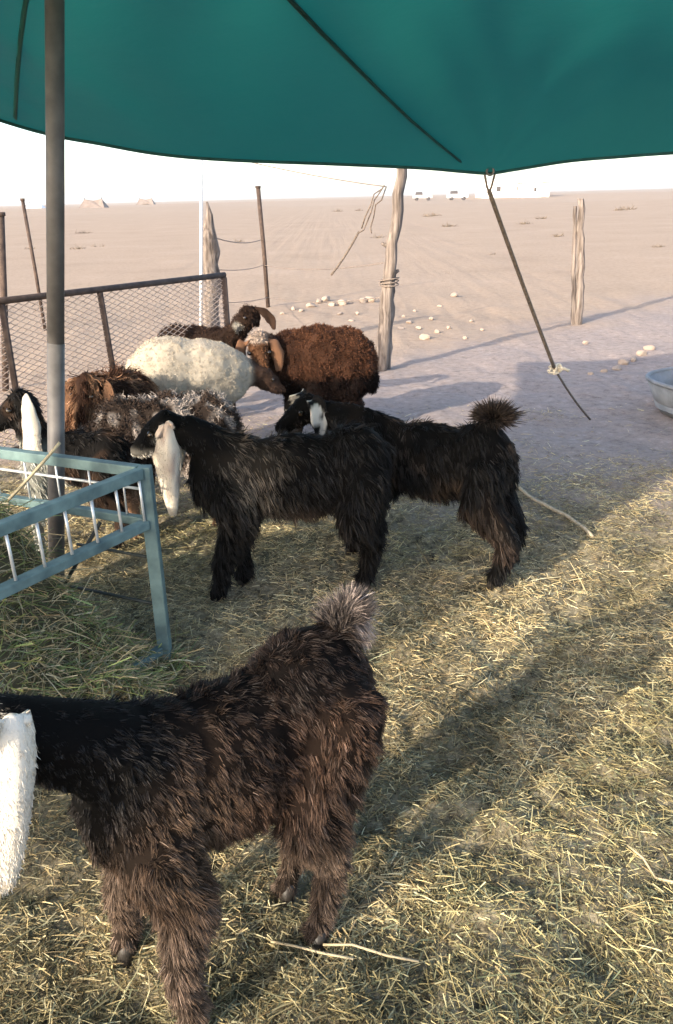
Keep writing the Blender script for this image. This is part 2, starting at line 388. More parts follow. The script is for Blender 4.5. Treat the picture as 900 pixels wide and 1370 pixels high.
# ================================================================== FENCES AND POSTS
def px_post(p_top, p_bot, Y):
    t, b = D(*p_top, Y), D(*p_bot, Y); d = (t - b) / (t[2] - b[2]); return t, b + d * (-0.12 - b[2])
def wood_post(name, label, p_top, p_bot, Y, r0, r1, seed, group=None, point=False, n=12, segs=14, knots=()):
    t, b = px_post(p_top, p_bot, Y); base = np.array([*(b + (t - b) * (0.12 / (t[2] - b[2])))])
    root = empty(name, tuple(base)); tag(root, label, 'post', group)
    rs = random.Random(seed); v, f = [], []
    for i in range(segs + 1):
        k = i / segs; c = b * (1 - k) + t * k - base; r = r0 * (1 - k) + r1 * k
        wob = np.array([rs.uniform(-1, 1), rs.uniform(-1, 1), 0]) * r * 0.3
        for q in range(n):
            a = 2 * math.pi * q / n; rr = r * (1 + 0.10 * math.sin(3 * a + seed + i * .3) + rs.uniform(-.05, .05))
            if point and k > 0.8: rr *= max(0.12, (1 - k) / 0.2)
            v.append(c + wob + np.array([math.cos(a) * rr, math.sin(a) * rr, 0]))
    for i in range(segs):
        for q in range(n): f.append((i*n+q, i*n+(q+1)%n, (i+1)*n+(q+1)%n, (i+1)*n+q))
    f.append(tuple(segs * n + q for q in range(n)))
    pydata('trunk', v, f, M_WOOD, root)
    for (k, a, ln) in knots:
        c = b * (1 - k) + t * k - base; r = r0 * (1 - k) + r1 * k
        d = np.array([math.cos(a), math.sin(a), 0.5])
        MB().tube([c + d * r * 0.6, c + d * (r + ln)], [0.022, 0.014], 8).build('branch_stub', M_WOOD, root)
    return root, t, b
wp, wpt, wpb = wood_post('wooden_post', 'tall crooked wooden post with wire wound round its top, behind the brown sheep', (538, 214), (508, 492), 7.85, 0.066, 0.046, 3, knots=((0.62, 3.3, 0.05), (0.5, 0.2, 0.03)))
tie = MB()
for k in range(3):
    c = wpb * (1 - (.46 + .012 * k)) + wpt * (.46 + .012 * k) - np.array(wp.location)
    tie.tube([c + 0.088 * np.array([math.cos(a), math.sin(a), 0.12 * math.sin(a + k)]) for a in np.linspace(0, 2 * math.pi, 17)], 0.006, 5, caps=False)
tie.build('wire_tie', M_OLDWIRE, wp)
wood_post('wooden_prop', 'short wooden prop lashed against the tall crooked post', (524, 357), (518, 490), 7.95, 0.04, 0.034, 5)
wood_post('wooden_stake', 'thicker grey wooden stake of the lone pair standing on bare dirt', (778, 266), (774, 432), 10.4, 0.048, 0.038, 8)
wood_post('slender_stake', 'slender wooden stake tied beside the lone thicker stake', (769, 276), (766, 430), 10.42, 0.03, 0.022, 9)
wood_post('pointed_post', 'grey pointed wooden post behind the mesh panel', (279, 270), (284, 450), 8.6, 0.085, 0.085, 12, point=True)
def pipe(name, label, p_top, p_bot, Y, r, m, group=None, cap=None):
    t, b = px_post(p_top, p_bot, Y); base = b + (t - b) * (0.12 / (t[2] - b[2]))
    root = empty(name, tuple(base)); tag(root, label, 'post', group)
    MB().tube([b - base, (b + t) / 2 - base + np.array([r * .3, 0, 0]), t - base], r, 10).build('shaft', m, root)
    MB().tube([t - base + np.array([0, 0, -.02]), t - base + np.array([0, 0, .012])], r * 1.25, 10).build('cap', m, root)
    return t, b
pipe_t, _ = pipe('white_pipe', 'thin white pipe standing against the pointed wooden post', (269, 200), (268, 450), 8.4, 0.016, M_PIPE)
sp_t, sp_b = pipe('steel_stake', 'thin grey steel stake on the sand right of the pointed post', (345, 250), (358, 406), 13.0, 0.032, M_RUST)
s2t, s2b = pipe('leaning_rod', 'thin leaning rusty rod beyond the mesh panel', (30, 267), (52, 394), 11.0, 0.022, M_RUST)
pipe('fence_rod', 'upright dark rod at the end of the mesh panel', (1, 286), (6, 470), 7.4, 0.03, M_RUST)

# wires and slack netting
def wire(name, label, pts, r, m, cat='wire', group=None):
    b = np.array(pts[0]); o = MB().tube([np.array(p) - b for p in pts], r, 5).build(name, m); o.location = tuple(b); tag(o, label, cat, group); return o
wire('strung_wire', 'wire strung from the white pipe to the crooked post top', rope_pts(pipe_t, D(517, 250, 7.85), 0.03, 14), 0.005, M_OLDWIRE)
wire('loose_wire', 'slack wire sagging between pointed post and steel stake, upper strand', rope_pts(D(284, 317, 8.6), D(349, 321, 13.0), 0.05, 12), 0.006, M_OLDWIRE)
wire('barbed_strand', 'lower wire strand running past the steel stake to the crooked post', rope_pts(D(292, 361, 8.6), D(352, 355, 13.0), 0.03, 8) + rope_pts(D(354, 355, 12.9), D(512, 352, 7.9), 0.06, 14), 0.0045, M_OLDWIRE)
wire('ground_wire', 'bottom wire lying along the row of pale stones', rope_pts(D(300, 405, 9.0), D(358, 398, 13.0), 0.02, 8) + rope_pts(D(360, 398, 12.9), D(510, 398, 7.9), 0.06, 14), 0.0045, M_OLDWIRE)
tang = empty('tangled_cord', tuple(D(500, 300, 7.8))); tag(tang, 'tangle of old cord hanging off the crooked wooden post', 'cord')
tl_ = lambda p: np.array(p) - np.array(tang.location)
m_ = MB()
for (pp) in ([(517, 248), (505, 258), (498, 268), (494, 285), (491, 300), (484, 308), (478, 312)], [(516, 250), (509, 268), (500, 274), (503, 290), (496, 305), (498, 312)], [(512, 252), (500, 260), (494, 276), (488, 290), (482, 306)]):
    m_.tube([tl_(D(x + rng.normal() * 1.2, y, 7.8 + rng.normal() * .03)) for x, y in pp], 0.006, 5)
m_.build('tangle', M_ROPE, tang)
MB().tube([tl_(p) for p in rope_pts(D(480, 310, 7.8), D(443, 368, 7.6), 0.02, 10)], 0.010, 6).build('hanging_end', M_ROPE, tang)

# mesh panel fence
FT = 1.02
a_, b_ = G(299, 368, FT), G(0, 403, FT)
fu = (b_ - a_) / np.linalg.norm(b_ - a_); FL = 3.3
fence = empty('mesh_panel', (a_[0], a_[1], 0)); tag(fence, 'rusty framed expanded mesh panel fencing the sheep in', 'fence')
fp = lambda s, z, o=0: np.array([fu[0] * s - fu[1] * o, fu[1] * s + fu[0] * o, z])
MB().tube([fp(-.01, FT), fp(FL, FT)], 0.021, 10).build('top_rail', M_RUST, fence)
MB().tube([fp(.02, .12), fp(FL, .12)], 0.018, 10).build('bottom_rail', M_RUST, fence)
s_mid = np.linalg.norm(G(141, 388, FT) - a_); s_l = np.linalg.norm(G(3, 403, FT) - a_)
MB().tube([fp(0, -.1), fp(0, FT - .018)], 0.024, 10).build('end_post', M_RUST, fence)
MB().tube([fp(s_mid - .05, .13), fp(s_mid, FT - .019)], 0.02, 10).build('brace_post', M_RUST, fence)
MB().tube([fp(s_l, -.1), fp(s_l, FT - .019)], 0.02, 10).build('brace_post', M_RUST, fence)
dm = MB(); dw, dh = 0.075, 0.036; sl = dh / dw
for sg in (1, -1):
    k = -FT / sl
    while k < FL + FT / sl:
        # line z = .13 + sg*sl*(s-k), clipped to the frame
        s0, s1 = (k, k + (FT - .15) / sl) if sg > 0 else (k - (FT - .15) / sl, k)
        c0, c1 = max(s0, .02), min(s1, FL)
        if c1 - c0 > .02:
            f_ = lambda s: .13 + sg * sl * (s - k)
            nseg = 6
            dm.tube([fp(c0 + (c1 - c0) * t, f_(c0 + (c1 - c0) * t), 0.004 * sg + 0.01 * math.sin(3 * (c0 + (c1 - c0) * t))) for t in np.linspace(0, 1, nseg + 1)], 0.0027, 4, caps=False)
        k += dw
dmo = dm.build('diamond_mesh', M_WIRE, fence); dmo['kind'] = 'stuff'

# ================================================================== HAY FEEDER
c0 = G(193, 625, .73); e1 = np.array([-.907, .422, 0]); e2 = np.array([-.53, -.848, 0])
feeder = empty('hay_feeder', (c0[0], c0[1], 0)); tag(feeder, 'teal painted steel hay rack with thin bare wire sides', 'feeder')
W1, W2, ZT, ZL = 0.82, 1.45, 0.715, 0.535
fd = lambda a, b, z: e1 * a + e2 * b + np.array([0, 0, z])
def bar(name, p, q, w, h, m): return MB().bar(p, q, w, h).build(name, m, feeder, smooth=False, bevel=0.003)
for (a, b) in ((0, 0), (W1, 0), (0, W2), (W1, W2)): bar('corner_post', fd(a, b, -.02), fd(a, b, ZT + .018), .044, .044, M_TEAL)
bar('top_rail', fd(.024, 0, ZT), fd(W1 - .024, 0, ZT), .036, .036, M_TEAL)
bar('top_rail', fd(0, .024, ZT), fd(0, W2 - .024, ZT), .036, .036, M_TEAL)
bar('top_rail', fd(W1, .024, ZT), fd(W1, W2 - .024, ZT), .036, .036, M_TEAL)
bar('top_rail', fd(.024, W2, ZT), fd(W1 - .024, W2, ZT), .036, .036, M_TEAL)
bar('lower_rail', fd(0, .024, ZL), fd(0, W2 - .024, ZL), .04, .03, M_TEAL)
bar('lower_rail', fd(.024, 0, ZL), fd(W1 - .024, 0, ZL), .03, .03, M_TEAL)
bar('lower_rail', fd(W1, .024, ZL), fd(W1, W2 - .024, ZL), .03, .03, M_TEAL)
bar('foot_rail', fd(0, .024, .05), fd(0, W2 - .024, .05), .03, .03, M_TEAL)
for b in np.arange(.03, W2, .104): MB().tube([fd(-.004, b, ZL - .01), fd(-.004, b + .006, ZT)], 0.0052, 6).build('upright_wire', M_WELD, feeder)
for a in np.arange(.1, W1, .145): MB().tube([fd(a, -.004, ZL - .01), fd(a, -.004, ZT)], 0.004, 6).build('upright_wire', M_WELD, feeder)
MB().tube([fd(.0, -.006, .648), fd(W1, -.006, .648)], 0.0055, 6).build('cross_wire', M_WELD, feeder)
MB().tube([fd(W1, 0, .62), fd(W1, W2, .62)], 0.005, 6).build('cross_wire', M_WELD, feeder)
MB().tube([fd(.02, .0, .40), fd(.34, -.0, .40)], 0.006, 6).build('cross_rod', M_DARKWIRE, feeder)
MB().tube([fd(.02, .0, .22), fd(.40, -.0, .22)], 0.006, 6).build('cross_rod', M_DARKWIRE, feeder)
MB().tube([fd(.16, .06, .53), fd(.46, .10, .10)], 0.007, 6).build('cross_rod', M_DARKWIRE, feeder)

# ------------------------------------------------------------------ strand helper: ribbons from roots
def ribbons(name, roots, dirs, length, width, cols, m, parent=None, segs=3, droop=0.0, curl=0.0, taper=0.15, side=None, tipcol=1.0):
    N = len(roots)
    if side is None:
        side = np.cross(dirs, rng.normal(size=(N, 3)))
    side = side / (np.linalg.norm(side, axis=1, keepdims=True) + 1e-9)
    V = np.zeros((N, segs + 1, 2, 3)); p = roots.copy(); d = dirs.copy(); st = (length / segs)[:, None]
    ph = rng.random(N) * 6.28; up2 = np.cross(side, d)
    for k in range(segs + 1):
        w = (width * (1 - (1 - taper) * (k / segs) ** 1.5) * 0.5)[:, None]
        off = (np.sin(ph + k * 2.1)[:, None] * side + np.cos(ph + k * 2.1)[:, None] * up2) * (curl * k / segs) if curl else 0
        V[:, k, 0] = p + off - side * w; V[:, k, 1] = p + off + side * w
        d = d + np.array([0, 0, -droop / segs]); d /= np.linalg.norm(d, axis=1, keepdims=True)
        p = p + d * st
    base = (np.arange(N) * (segs + 1) * 2)[:, None, None]
    k = np.arange(segs)[None, :, None] * 2
    q = base + k + np.array([0, 1, 3, 2])[None, None, :]
    c = np.repeat(cols[:, None, :], (segs + 1) * 2, 1)
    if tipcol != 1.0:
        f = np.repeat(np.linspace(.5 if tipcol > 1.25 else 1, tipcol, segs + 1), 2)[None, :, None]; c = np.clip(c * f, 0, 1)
    me = np_mesh(name, V.reshape(-1, 3), q.reshape(-1, 4), c.reshape(-1, 3), smooth=True)
    return link(name, me, m, parent)

STRAW = np.array([(.56, .44, .25), (.46, .35, .19), (.62, .53, .35), (.36, .30, .18), (.27, .25, .16), (.19, .20, .135), (.30, .215, .125), (.12, .095, .06)])
def straw_cols(n, p=(.22, .18, .16, .14, .1, .06, .09, .05)):
    c = STRAW[rng.choice(len(STRAW), n, p=np.array(p) / sum(p))]; return c * rng.uniform(.75, 1.2, (n, 1))

# ------------------------------------------------------------------ straw litter over the pen floor
def litter():
    n = 500000
    y = 0.75 + 5.6 * rng.random(n) ** 1.25; x = (rng.random(n) - .5) * (2 * (0.62 * y + 0.55))
    dens = 1 - sstep(3.5, 6.1, y + 0.2 * x + (n2(x, y, 2.0) - .5) * 2.0)
    clump = sstep(.25, .55, n2(x, y, 4.5)) * .5 + .5
    keep = rng.random(n) < np.clip(dens * clump + 0.012, 0, 1)
    x, y = x[keep], y[keep]; n = len(x)
    ln = np.clip(rng.lognormal(math.log(.025), .62, n), .007, .17)
    a = rng.random(n) * 2 * math.pi; pitch = rng.normal(0.08, .26, n)
    d = np.stack([np.cos(a) * np.cos(pitch), np.sin(a) * np.cos(pitch), np.sin(pitch)], 1)
    z = ground_z(x, y) + rng.random(n) ** 3 * .026 + .001
    r = np.stack([x, y, z], 1) - d * ln[:, None] * .5
    r[:, 2] = np.maximum(r[:, 2], ground_z(r[:, 0], r[:, 1]) - .004)
    pch = n2(x, y, 2.6)[:, None]
    pch = pch * .6 + .4 * n2(x + 3, y, 7.0)[:, None]
    c = straw_cols(n) * (0.38 + 1.65 * pch) * np.array([.93, .93, .86]) * rng.choice([.5, .8, 1., 1.15], (n, 1))
    tr = furrow(x, y)[:, None]; c = c * (1 - .45 * tr * np.array([1, .92, .9]))  # straw colour darkened along the two bands
    green = sstep(.5, .75, n2(x + 9, y, 1.7))[:, None] * .8
    c = c * (1 - green) + c * np.array([.62, .68, .62]) * green
    w = rng.uniform(.0013, .0034, n)
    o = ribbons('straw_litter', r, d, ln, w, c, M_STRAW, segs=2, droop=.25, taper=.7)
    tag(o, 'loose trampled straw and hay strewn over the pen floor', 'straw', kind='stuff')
litter()

# hay heap in and under the rack
def hay_z(a, b):
    return 0.03 + 0.66 * np.exp(-(((a - .38) / np.where(a < .38, .28, .45)) ** 2)) * sstep(-.02, .34, b) + .05 * np.sin(a * 17) * np.sin(b * 14)
def hay():
    A, B = np.meshgrid(np.linspace(-.06, W1 + .08, 50), np.linspace(.0, W2 + .1, 80)); Z = hay_z(A, B) - .03 + (n2(A * 3, B * 3, 5.) - .5) * .06
    P = A[..., None] * e1 + B[..., None] * e2; P[..., 2] = Z; P += np.array([c0[0], c0[1], 0])
    i = np.arange(A.size).reshape(A.shape); q = np.stack([i[:-1, :-1], i[:-1, 1:], i[1:, 1:], i[1:, :-1]], -1).reshape(-1, 4)
    root = empty('hay_heap', (c0[0], c0[1], 0)); tag(root, 'heap of loose green and yellow hay filling the teal rack', 'hay', kind='stuff')
    v = P.reshape(-1, 3) - np.array([c0[0], c0[1], 0])
    core = link('core', np_mesh('core', v, q, np.tile(np.array([.09, .08, .045]), (len(v), 1)), smooth=True), M_STRAW, root); core['kind'] = 'stuff'
    n = 22000
    a = rng.uniform(-.1, W1 + .06, n); b = rng.uniform(-.02, W2 + .1, n)
    r = a[:, None] * e1 + b[:, None] * e2; r[:, 2] = hay_z(a, b) - .03 + rng.random(n) * .05
    th = rng.random(n) * 6.28; pt_ = rng.normal(.15, .35, n)
    d = np.stack([np.cos(th) * np.cos(pt_), np.sin(th) * np.cos(pt_), np.sin(pt_)], 1)
    ln = np.clip(rng.lognormal(math.log(.11), .5, n), .03, .34)
    c = straw_cols(n, (.2, .18, .16, .16, .13, .12, .06, .05)); gg = rng.random((n, 1)) < .35
    c = np.where(gg, c * np.array([.55, .8, .5]), c)
    o = ribbons('stalks', r - d * ln[:, None] * .4, d, ln, rng.uniform(.002, .005, n), c, M_STRAW, root, segs=3, droop=.5, taper=.5); o['kind'] = 'stuff'
hay()
def stalk(name, label, pts, r, m, cat): return wire(name, label, pts, r, m, cat)
M_STALK = mat('pale reed', (0.42, 0.34, 0.21), 0.6, 0, 0.15, 20)
stalk('dry_reed', 'long pale reed leaning over the teal top rail', rope_pts(G(4, 676, .60), D(80, 592, 2.72), 0.004, 8), 0.006, M_STALK, 'reed')
def ground_line(p, q, n=10, dz=.012):
    a, b = G(*p), G(*q); out = []
    for t in np.linspace(0, 1, n):
        c = a * (1 - t) + b * t; c[0] += .01 * math.sin(9 * t); c[2] = gz(c[0], c[1]) + dz; out.append(c)
    return out
wire('ground_rope', 'straw coloured rope lying on the dirt behind the black goats', ground_line((655, 628), (792, 716), 14, .016), 0.010, mat('straw rope', (0.46, 0.38, 0.27), 0.9, 0, 0.2, 50, 0.3), 'rope')
for k, (p, q) in enumerate([((362, 1250), (470, 1290)), ((838, 1140), (900, 1190)), ((560, 1285), (430, 1262))]):
    stalk('straw_stalk', 'long thick pale straw stalk lying loose on the pen litter', ground_line(p, q, 4, .03), 0.003, M_STALK, 'straw')['group'] = 'long straw stalks on the litter'
# ================================================================== WATER TUB (right edge)
tc_ = np.array([2.93, 5.72, 0.0]); tub = empty('water_tub', (tc_[0], tc_[1], gz(2.98, 5.85)), math.radians(-58)); tag(tub, 'oval grey metal trough of murky water on the dirt', 'trough')
def oval(a, b, z, n=40): return [(math.copysign(abs(math.cos(t)) ** .8, math.cos(t)) * a, math.copysign(abs(math.sin(t)) ** .8, math.sin(t)) * b, z) for t in np.linspace(0, 2 * math.pi, n, endpoint=False)]
rings = [oval(.60, .38, 0), oval(.66, .43, .10), oval(.72, .48, .24), oval(.70, .46, .24), oval(.64, .41, .04)]
v = [p for r_ in rings for p in r_]; f = [(i*40+k, i*40+(k+1)%40, (i+1)*40+(k+1)%40, (i+1)*40+k) for i in range(4) for k in range(40)] + [tuple(range(160, 200))[::-1], tuple(range(40))[::-1]]
pydata('basin', v, f, M_TUB, tub)
MB().tube([*oval(.715, .475, .245), oval(.715, .475, .245)[0]], .016, 8, caps=False).build('rim', M_TUB, tub)
pydata('water', oval(.665, .43, .12), [tuple(range(40))], M_WATER, tub)

# ================================================================== STONES, SHRUBS
def stone_mesh(seed):
    bm = bmesh.new(); bmesh.ops.create_icosphere(bm, subdivisions=2, radius=1); r = random.Random(seed); ks = [(Vector((r.gauss(0,1), r.gauss(0,1), r.gauss(0,1))).normalized(), r.uniform(.55, .95)) for _ in range(9)]
    for v in bm.verts:
        for d, h in ks:
            t = v.co.dot(d)
            if t > h: v.co -= d * (t - h)
    me = bpy.data.meshes.new('stone'); bm.to_mesh(me); bm.free(); me.materials.append(M_STONE); return me
SM = [stone_mesh(i) for i in range(5)]
def stone(px, py, s, label, group):
    s *= .62
    p = G(px, py); o = bpy.data.objects.new('stone', SM[rng.integers(5)]); COL.objects.link(o)
    o.location = (p[0], p[1], gz(p[0], p[1]) + s * .3); o.scale = (s * rng.uniform(.8, 1.5), s * rng.uniform(.7, 1.2), s * rng.uniform(.5, .9)); o.rotation_euler = (0, 0, rng.random() * 6)
    tag(o, label, 'stone', group)
for px, py, s in [(392, 412, .10), (403, 415, .08), (416, 409, .11), (427, 404, .13), (436, 401, .16), (444, 408, .10), (458, 407, .14), (468, 405, .11), (486, 404, .12), (494, 403, .15), (378, 418, .08)]:
    stone(px, py, s, 'pale stone in the row along the bottom wire', 'pale stones along the bottom wire')
for px, py, s in [(608, 397, .13), (568, 452, .09), (548, 432, .07), (577, 428, .07), (560, 440, .06), (536, 440, .06), (588, 410, .05), (630, 430, .06), (470, 428, .07), (455, 420, .06), (478, 420, .06), (465, 440, .06), (540, 425, .06), (600, 440, .05), (622, 452, .05), (645, 440, .04), (585, 445, .06), (555, 416, .05)]:
    stone(px, py, s, 'pale stone scattered on the sand beside the crooked wooden post', 'stones scattered by the crooked post')
for px, py, s in [(790, 499, .05), (808, 495, .05), (826, 490, .07), (834, 484, .08), (848, 479, .07), (858, 473, .09), (868, 468, .08)]:
    stone(px, py, s, 'small whitish stone in the line leading past the water trough', 'line of whitish stones by the trough')
stone(783, 458, .05, 'small pale stone lying by itself below the lone pair of stakes', None)

def shrub(px, py, s, label, name='dry_shrub', spread=1.6):
    s *= .75; p = G(px, py); n = 60; root = np.zeros((n, 3)) + rng.normal(size=(n, 3)) * np.array([.35, .2, 0]) * s * spread
    d = rng.normal(size=(n, 3)); d[:, 2] = abs(d[:, 2]) * .6 + .25; d /= np.linalg.norm(d, axis=1, keepdims=True)
    o = ribbons(name, root, d, rng.uniform(.5, 1.1, n) * s, np.full(n, s * .09), np.tile(np.array([.16, .12, .08]), (n, 1)) * rng.uniform(.7, 1.3, (n, 1)), M_STRAW, segs=2, droop=.3)
    o.location = (p[0], p[1], gz(p[0], p[1]) - .02); tag(o, label, 'shrub', 'dry shrubs on the plain'); return o
for px, py, s in [(40, 333, .25), (105, 333, .28), (112, 312, .4), (320, 323, .25), (573, 290, .5), (582, 289, .5), (452, 282, .7), (480, 281, .6), (840, 281, .7), (828, 282, .6), (702, 300, .4), (725, 293, .4), (505, 318, .3), (600, 303, .4), (745, 316, .3), (130, 330, .25), (195, 276, 1.2), (600, 366, .12), (660, 340, .15), (880, 330, .2)]:
    shrub(px, py, s, 'low dry shrub dotting the open sandy plain')

# ================================================================== FAR BUILDINGS AND TENTS
def far_base(px, Y): return D(px, 263 - (px - 450) * .0262, Y)
def house(px, Y, w, dep, h, label, roof='flat', wins=2, m=M_WHITE):
    p = far_base(px, Y); root = empty('farm_building', (p[0], p[1], 0)); tag(root, label, 'building')
    MB().box((0, 0, h / 2 - .2), w, dep, h + .4).build('wall', m, root, smooth=False)
    if roof == 'flat': MB().box((0, 0, h + .2), w + .5, dep + .5, .32).build('roof', M_WHITE, root, smooth=False)
    else:
        a = h * .5; v = [(-w/2-.5, -dep/2-.4, h+.01), (w/2+.5, -dep/2-.4, h+.01), (w/2+.5, dep/2+.4, h+.01), (-w/2-.5, dep/2+.4, h+.01), (0, -dep/2-.4, h + a), (0, dep/2+.4, h + a)]
        pydata('roof', v, [(0, 1, 4), (1, 2, 5, 4), (2, 3, 5), (3, 0, 4, 5), (3, 2, 1, 0)], M_GREYROOF, root, smooth=False)
    for k in range(wins):
        x = -w / 2 + w * (k + .7) / (wins + .4)
        MB().box((x, -dep / 2 - .03, h * .55), w * .09, .1, h * .28).build('window', M_DARK, root, smooth=False)
    MB().box((w * .3, -dep / 2 - .03, 1.0), 1.1, .1, 2.0).build('door', M_GREYROOF, root, smooth=False)
house(676, 240, 13, 8, 4.3, 'white flat roofed farm building on the far horizon behind the guy rope')
house(650, 246, 5, 6, 3.4, 'small white hut beside the far flat roofed building', wins=1)
house(711, 236, 7.5, 8, 3.6, 'far pale shed with a dark grey peaked roof', 'gable', 1)
p = far_base(625, 232)
def truck(px, Y, w, label, m):
    p = far_base(px, Y); root = empty('parked_truck', (p[0], p[1], 0)); tag(root, label, 'truck')
    MB().box((0, 0, .95), w, 1.9, 0.9).build('body', m, root, smooth=False, bevel=.1)
    MB().box((-w * .18, 0, 1.75), w * .35, 1.7, .75, taper=.85).build('cab', M_DARK, root, smooth=False, bevel=.08)
    for s in (-.3, .3):
        for yy in (-.85, .85): MB().tube([(w * s, yy - .1, .38), (w * s, yy + .1, .38)], .4, 14).build('wheel', M_DARK, root)
truck(612, 215, 5.0, 'white truck parked far off left of the white buildings', M_WHITE)
truck(565, 235, 5.2, 'grey truck parked on the far horizon near the crooked post', M_GREYROOF)
def tent(px, Y, w, h, label, m=M_TENT):
    p = far_base(px, Y); root = empty('far_tent', (p[0], p[1], 0)); tag(root, label, 'tent')
    v = [(-w/2, -3, 0), (w/2, -3, 0), (w/2, 3, 0), (-w/2, 3, 0), (-w*.32, 0, h), (0, 0, h * .86), (w*.32, 0, h)]
    pydata('cloth', v, [(0, 1, 6, 5, 4), (1, 2, 6), (2, 3, 4, 5, 6), (3, 0, 4)], m, root, smooth=False)
    for s in (-.32, .32): MB().tube([(w * s, 0, h - .6), (w * s, 0, h + .3)], .12, 6).build('tent_pole', M_DARK, root)
tent(125, 210, 6.5, 2.4, 'low brown tent far off between the steel pole and white pipe')
tent(47, 300, 6, 2.0, 'pale tent on the far horizon behind the leaning rod', M_WHITE)
tent(195, 330, 7, 2.6, 'smaller brown tent on the horizon closest to the white pipe')
# ================================================================== ANIMALS
def grow(name, blobs, chains, voxel, colf, parent, lump=0.0, smooth_it=5, skin=.45):
    """union of ellipsoids and tapered chains -> one continuous skin (voxel remesh), with a colour attribute"""
    bm = bmesh.new()
    def ball(c, r, sub=2):
        mtx = Matrix.Translation(Vector(c)) @ Matrix.Diagonal(Vector((*r, 1)))
        bmesh.ops.create_icosphere(bm, subdivisions=sub, radius=1, matrix=mtx)
    for c, r in blobs: ball(c, r)
    for pts, rad in chains:
        for i in range(len(pts) - 1):
            a, b = np.array(pts[i], float), np.array(pts[i + 1], float); L_ = np.linalg.norm(b - a)
            k = max(2, int(L_ / (0.4 * min(rad[i], rad[i + 1]))))
            for t in np.linspace(0, 1, k + 1):
                r = rad[i] * (1 - t) + rad[i + 1] * t; ball(a * (1 - t) + b * t, (r, r, r), 1)
    me = bpy.data.meshes.new('tmp'); bm.to_mesh(me); bm.free()
    o = bpy.data.objects.new('tmp', me); COL.objects.link(o)
    r = o.modifiers.new('r', 'REMESH'); r.mode = 'VOXEL'; r.voxel_size = voxel
    s = o.modifiers.new('s', 'SMOOTH'); s.factor = .5; s.iterations = smooth_it
    dg = bpy.context.evaluated_depsgraph_get(); dg.update()
    out = bpy.data.meshes.new_from_object(o.evaluated_get(dg)); bpy.data.objects.remove(o)
    co = np.zeros(len(out.vertices) * 3, np.float32); out.vertices.foreach_get('co', co); co = co.reshape(-1, 3)
    if lump:
        no = np.zeros(len(out.vertices) * 3, np.float32); out.vertices.foreach_get('normal', no); no = no.reshape(-1, 3)
        k = sstep(.22, .34, co[:, 2])
        co = co + no * ((vnoise(co + 5, 22) - .5) * lump * k)[:, None]
        out.vertices.foreach_set('co', co.astype(np.float32).ravel())
    out.update()
    out.polygons.foreach_set('use_smooth', np.ones(len(out.polygons), bool))
    a = out.color_attributes.new('col', 'FLOAT_COLOR', 'POINT')
    c4 = np.ones((len(co), 4), np.float32); c4[:, :3] = colf(co) * skin; a.data.foreach_set('color', c4.ravel())
    out.materials.clear(); out.name = name
    return link(name, out, M_SKIN, parent)

def sample(me, n):
    me.calc_loop_triangles(); T = len(me.loop_triangles)
    tri = np.zeros(T * 3, np.int32); me.loop_triangles.foreach_get('vertices', tri); tri = tri.reshape(-1, 3)
    co = np.zeros(len(me.vertices) * 3, np.float32); me.vertices.foreach_get('co', co); co = co.reshape(-1, 3).astype(float)
    no = np.zeros(len(me.vertices) * 3, np.float32); me.vertices.foreach_get('normal', no); no = no.reshape(-1, 3).astype(float)
    a, b, c = co[tri[:, 0]], co[tri[:, 1]], co[tri[:, 2]]
    ar = np.linalg.norm(np.cross(b - a, c - a), axis=1); t = rng.choice(T, n, p=ar / ar.sum())
    u = rng.random((n, 2)); u = np.where(u.sum(1, keepdims=True) > 1, 1 - u, u); w = 1 - u.sum(1, keepdims=True)
    P = a[t] * w + b[t] * u[:, :1] + c[t] * u[:, 1:]
    Nn = no[tri[t, 0]] * w + no[tri[t, 1]] * u[:, :1] + no[tri[t, 2]] * u[:, 1:]
    return P, Nn / (np.linalg.norm(Nn, axis=1, keepdims=True) + 1e-9)

def coat(body, n, lenf, colf, width, root, m=None, lock=0.03, lift=.35, back=.5, down=.8, jit=.25, segs=3, curl=0.0, tip=1.3, name='coat', droop=.5, grey=.03):
    P, N = sample(body.data, n)
    L_ = lenf(P) * rng.uniform(.7, 1.25, n)
    comb = np.stack([np.full(n, -back), np.zeros(n), np.full(n, -down)], 1)
    comb -= N * (comb * N).sum(1, keepdims=True)
    key = np.floor(P / lock).astype(np.int64); h = (key[:, 0] * 73856093 ^ key[:, 1] * 19349663 ^ key[:, 2] * 83492791) % 4096
    tab = np.random.default_rng(5).normal(size=(4096, 3)); shade = np.random.default_rng(6).uniform(.65, 1.35, 4096)
    d = N * lift + comb + tab[h] * jit + rng.normal(size=(n, 3)) * jit * .45
    d /= np.linalg.norm(d, axis=1, keepdims=True)
    cen = (key + .5) * lock
    L_ = np.clip(L_, .004, None)
    cen = cen + N * ((P - cen) * N).sum(1, keepdims=True)
    tipp = P + d * L_[:, None]; ctip = cen + d * L_[:, None]
    tipp = tipp * .62 + ctip * .38
    d2 = tipp - P; d2 /= np.linalg.norm(d2, axis=1, keepdims=True) + 1e-9
    c = colf(P) * (shade[h][:, None] * rng.uniform(.5, 1.6, (n, 1))) ** (1.0 if m is None else .45)
    c = np.where(rng.random((n, 1)) < grey, c * 2.2 + .02, c)
    w = width * rng.uniform(.7, 1.3, n)
    side = np.cross(d2, N) + rng.normal(size=(n, 3)) * .9
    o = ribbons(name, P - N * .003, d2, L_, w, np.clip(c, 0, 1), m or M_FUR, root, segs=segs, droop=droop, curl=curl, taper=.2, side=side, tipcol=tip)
    return o

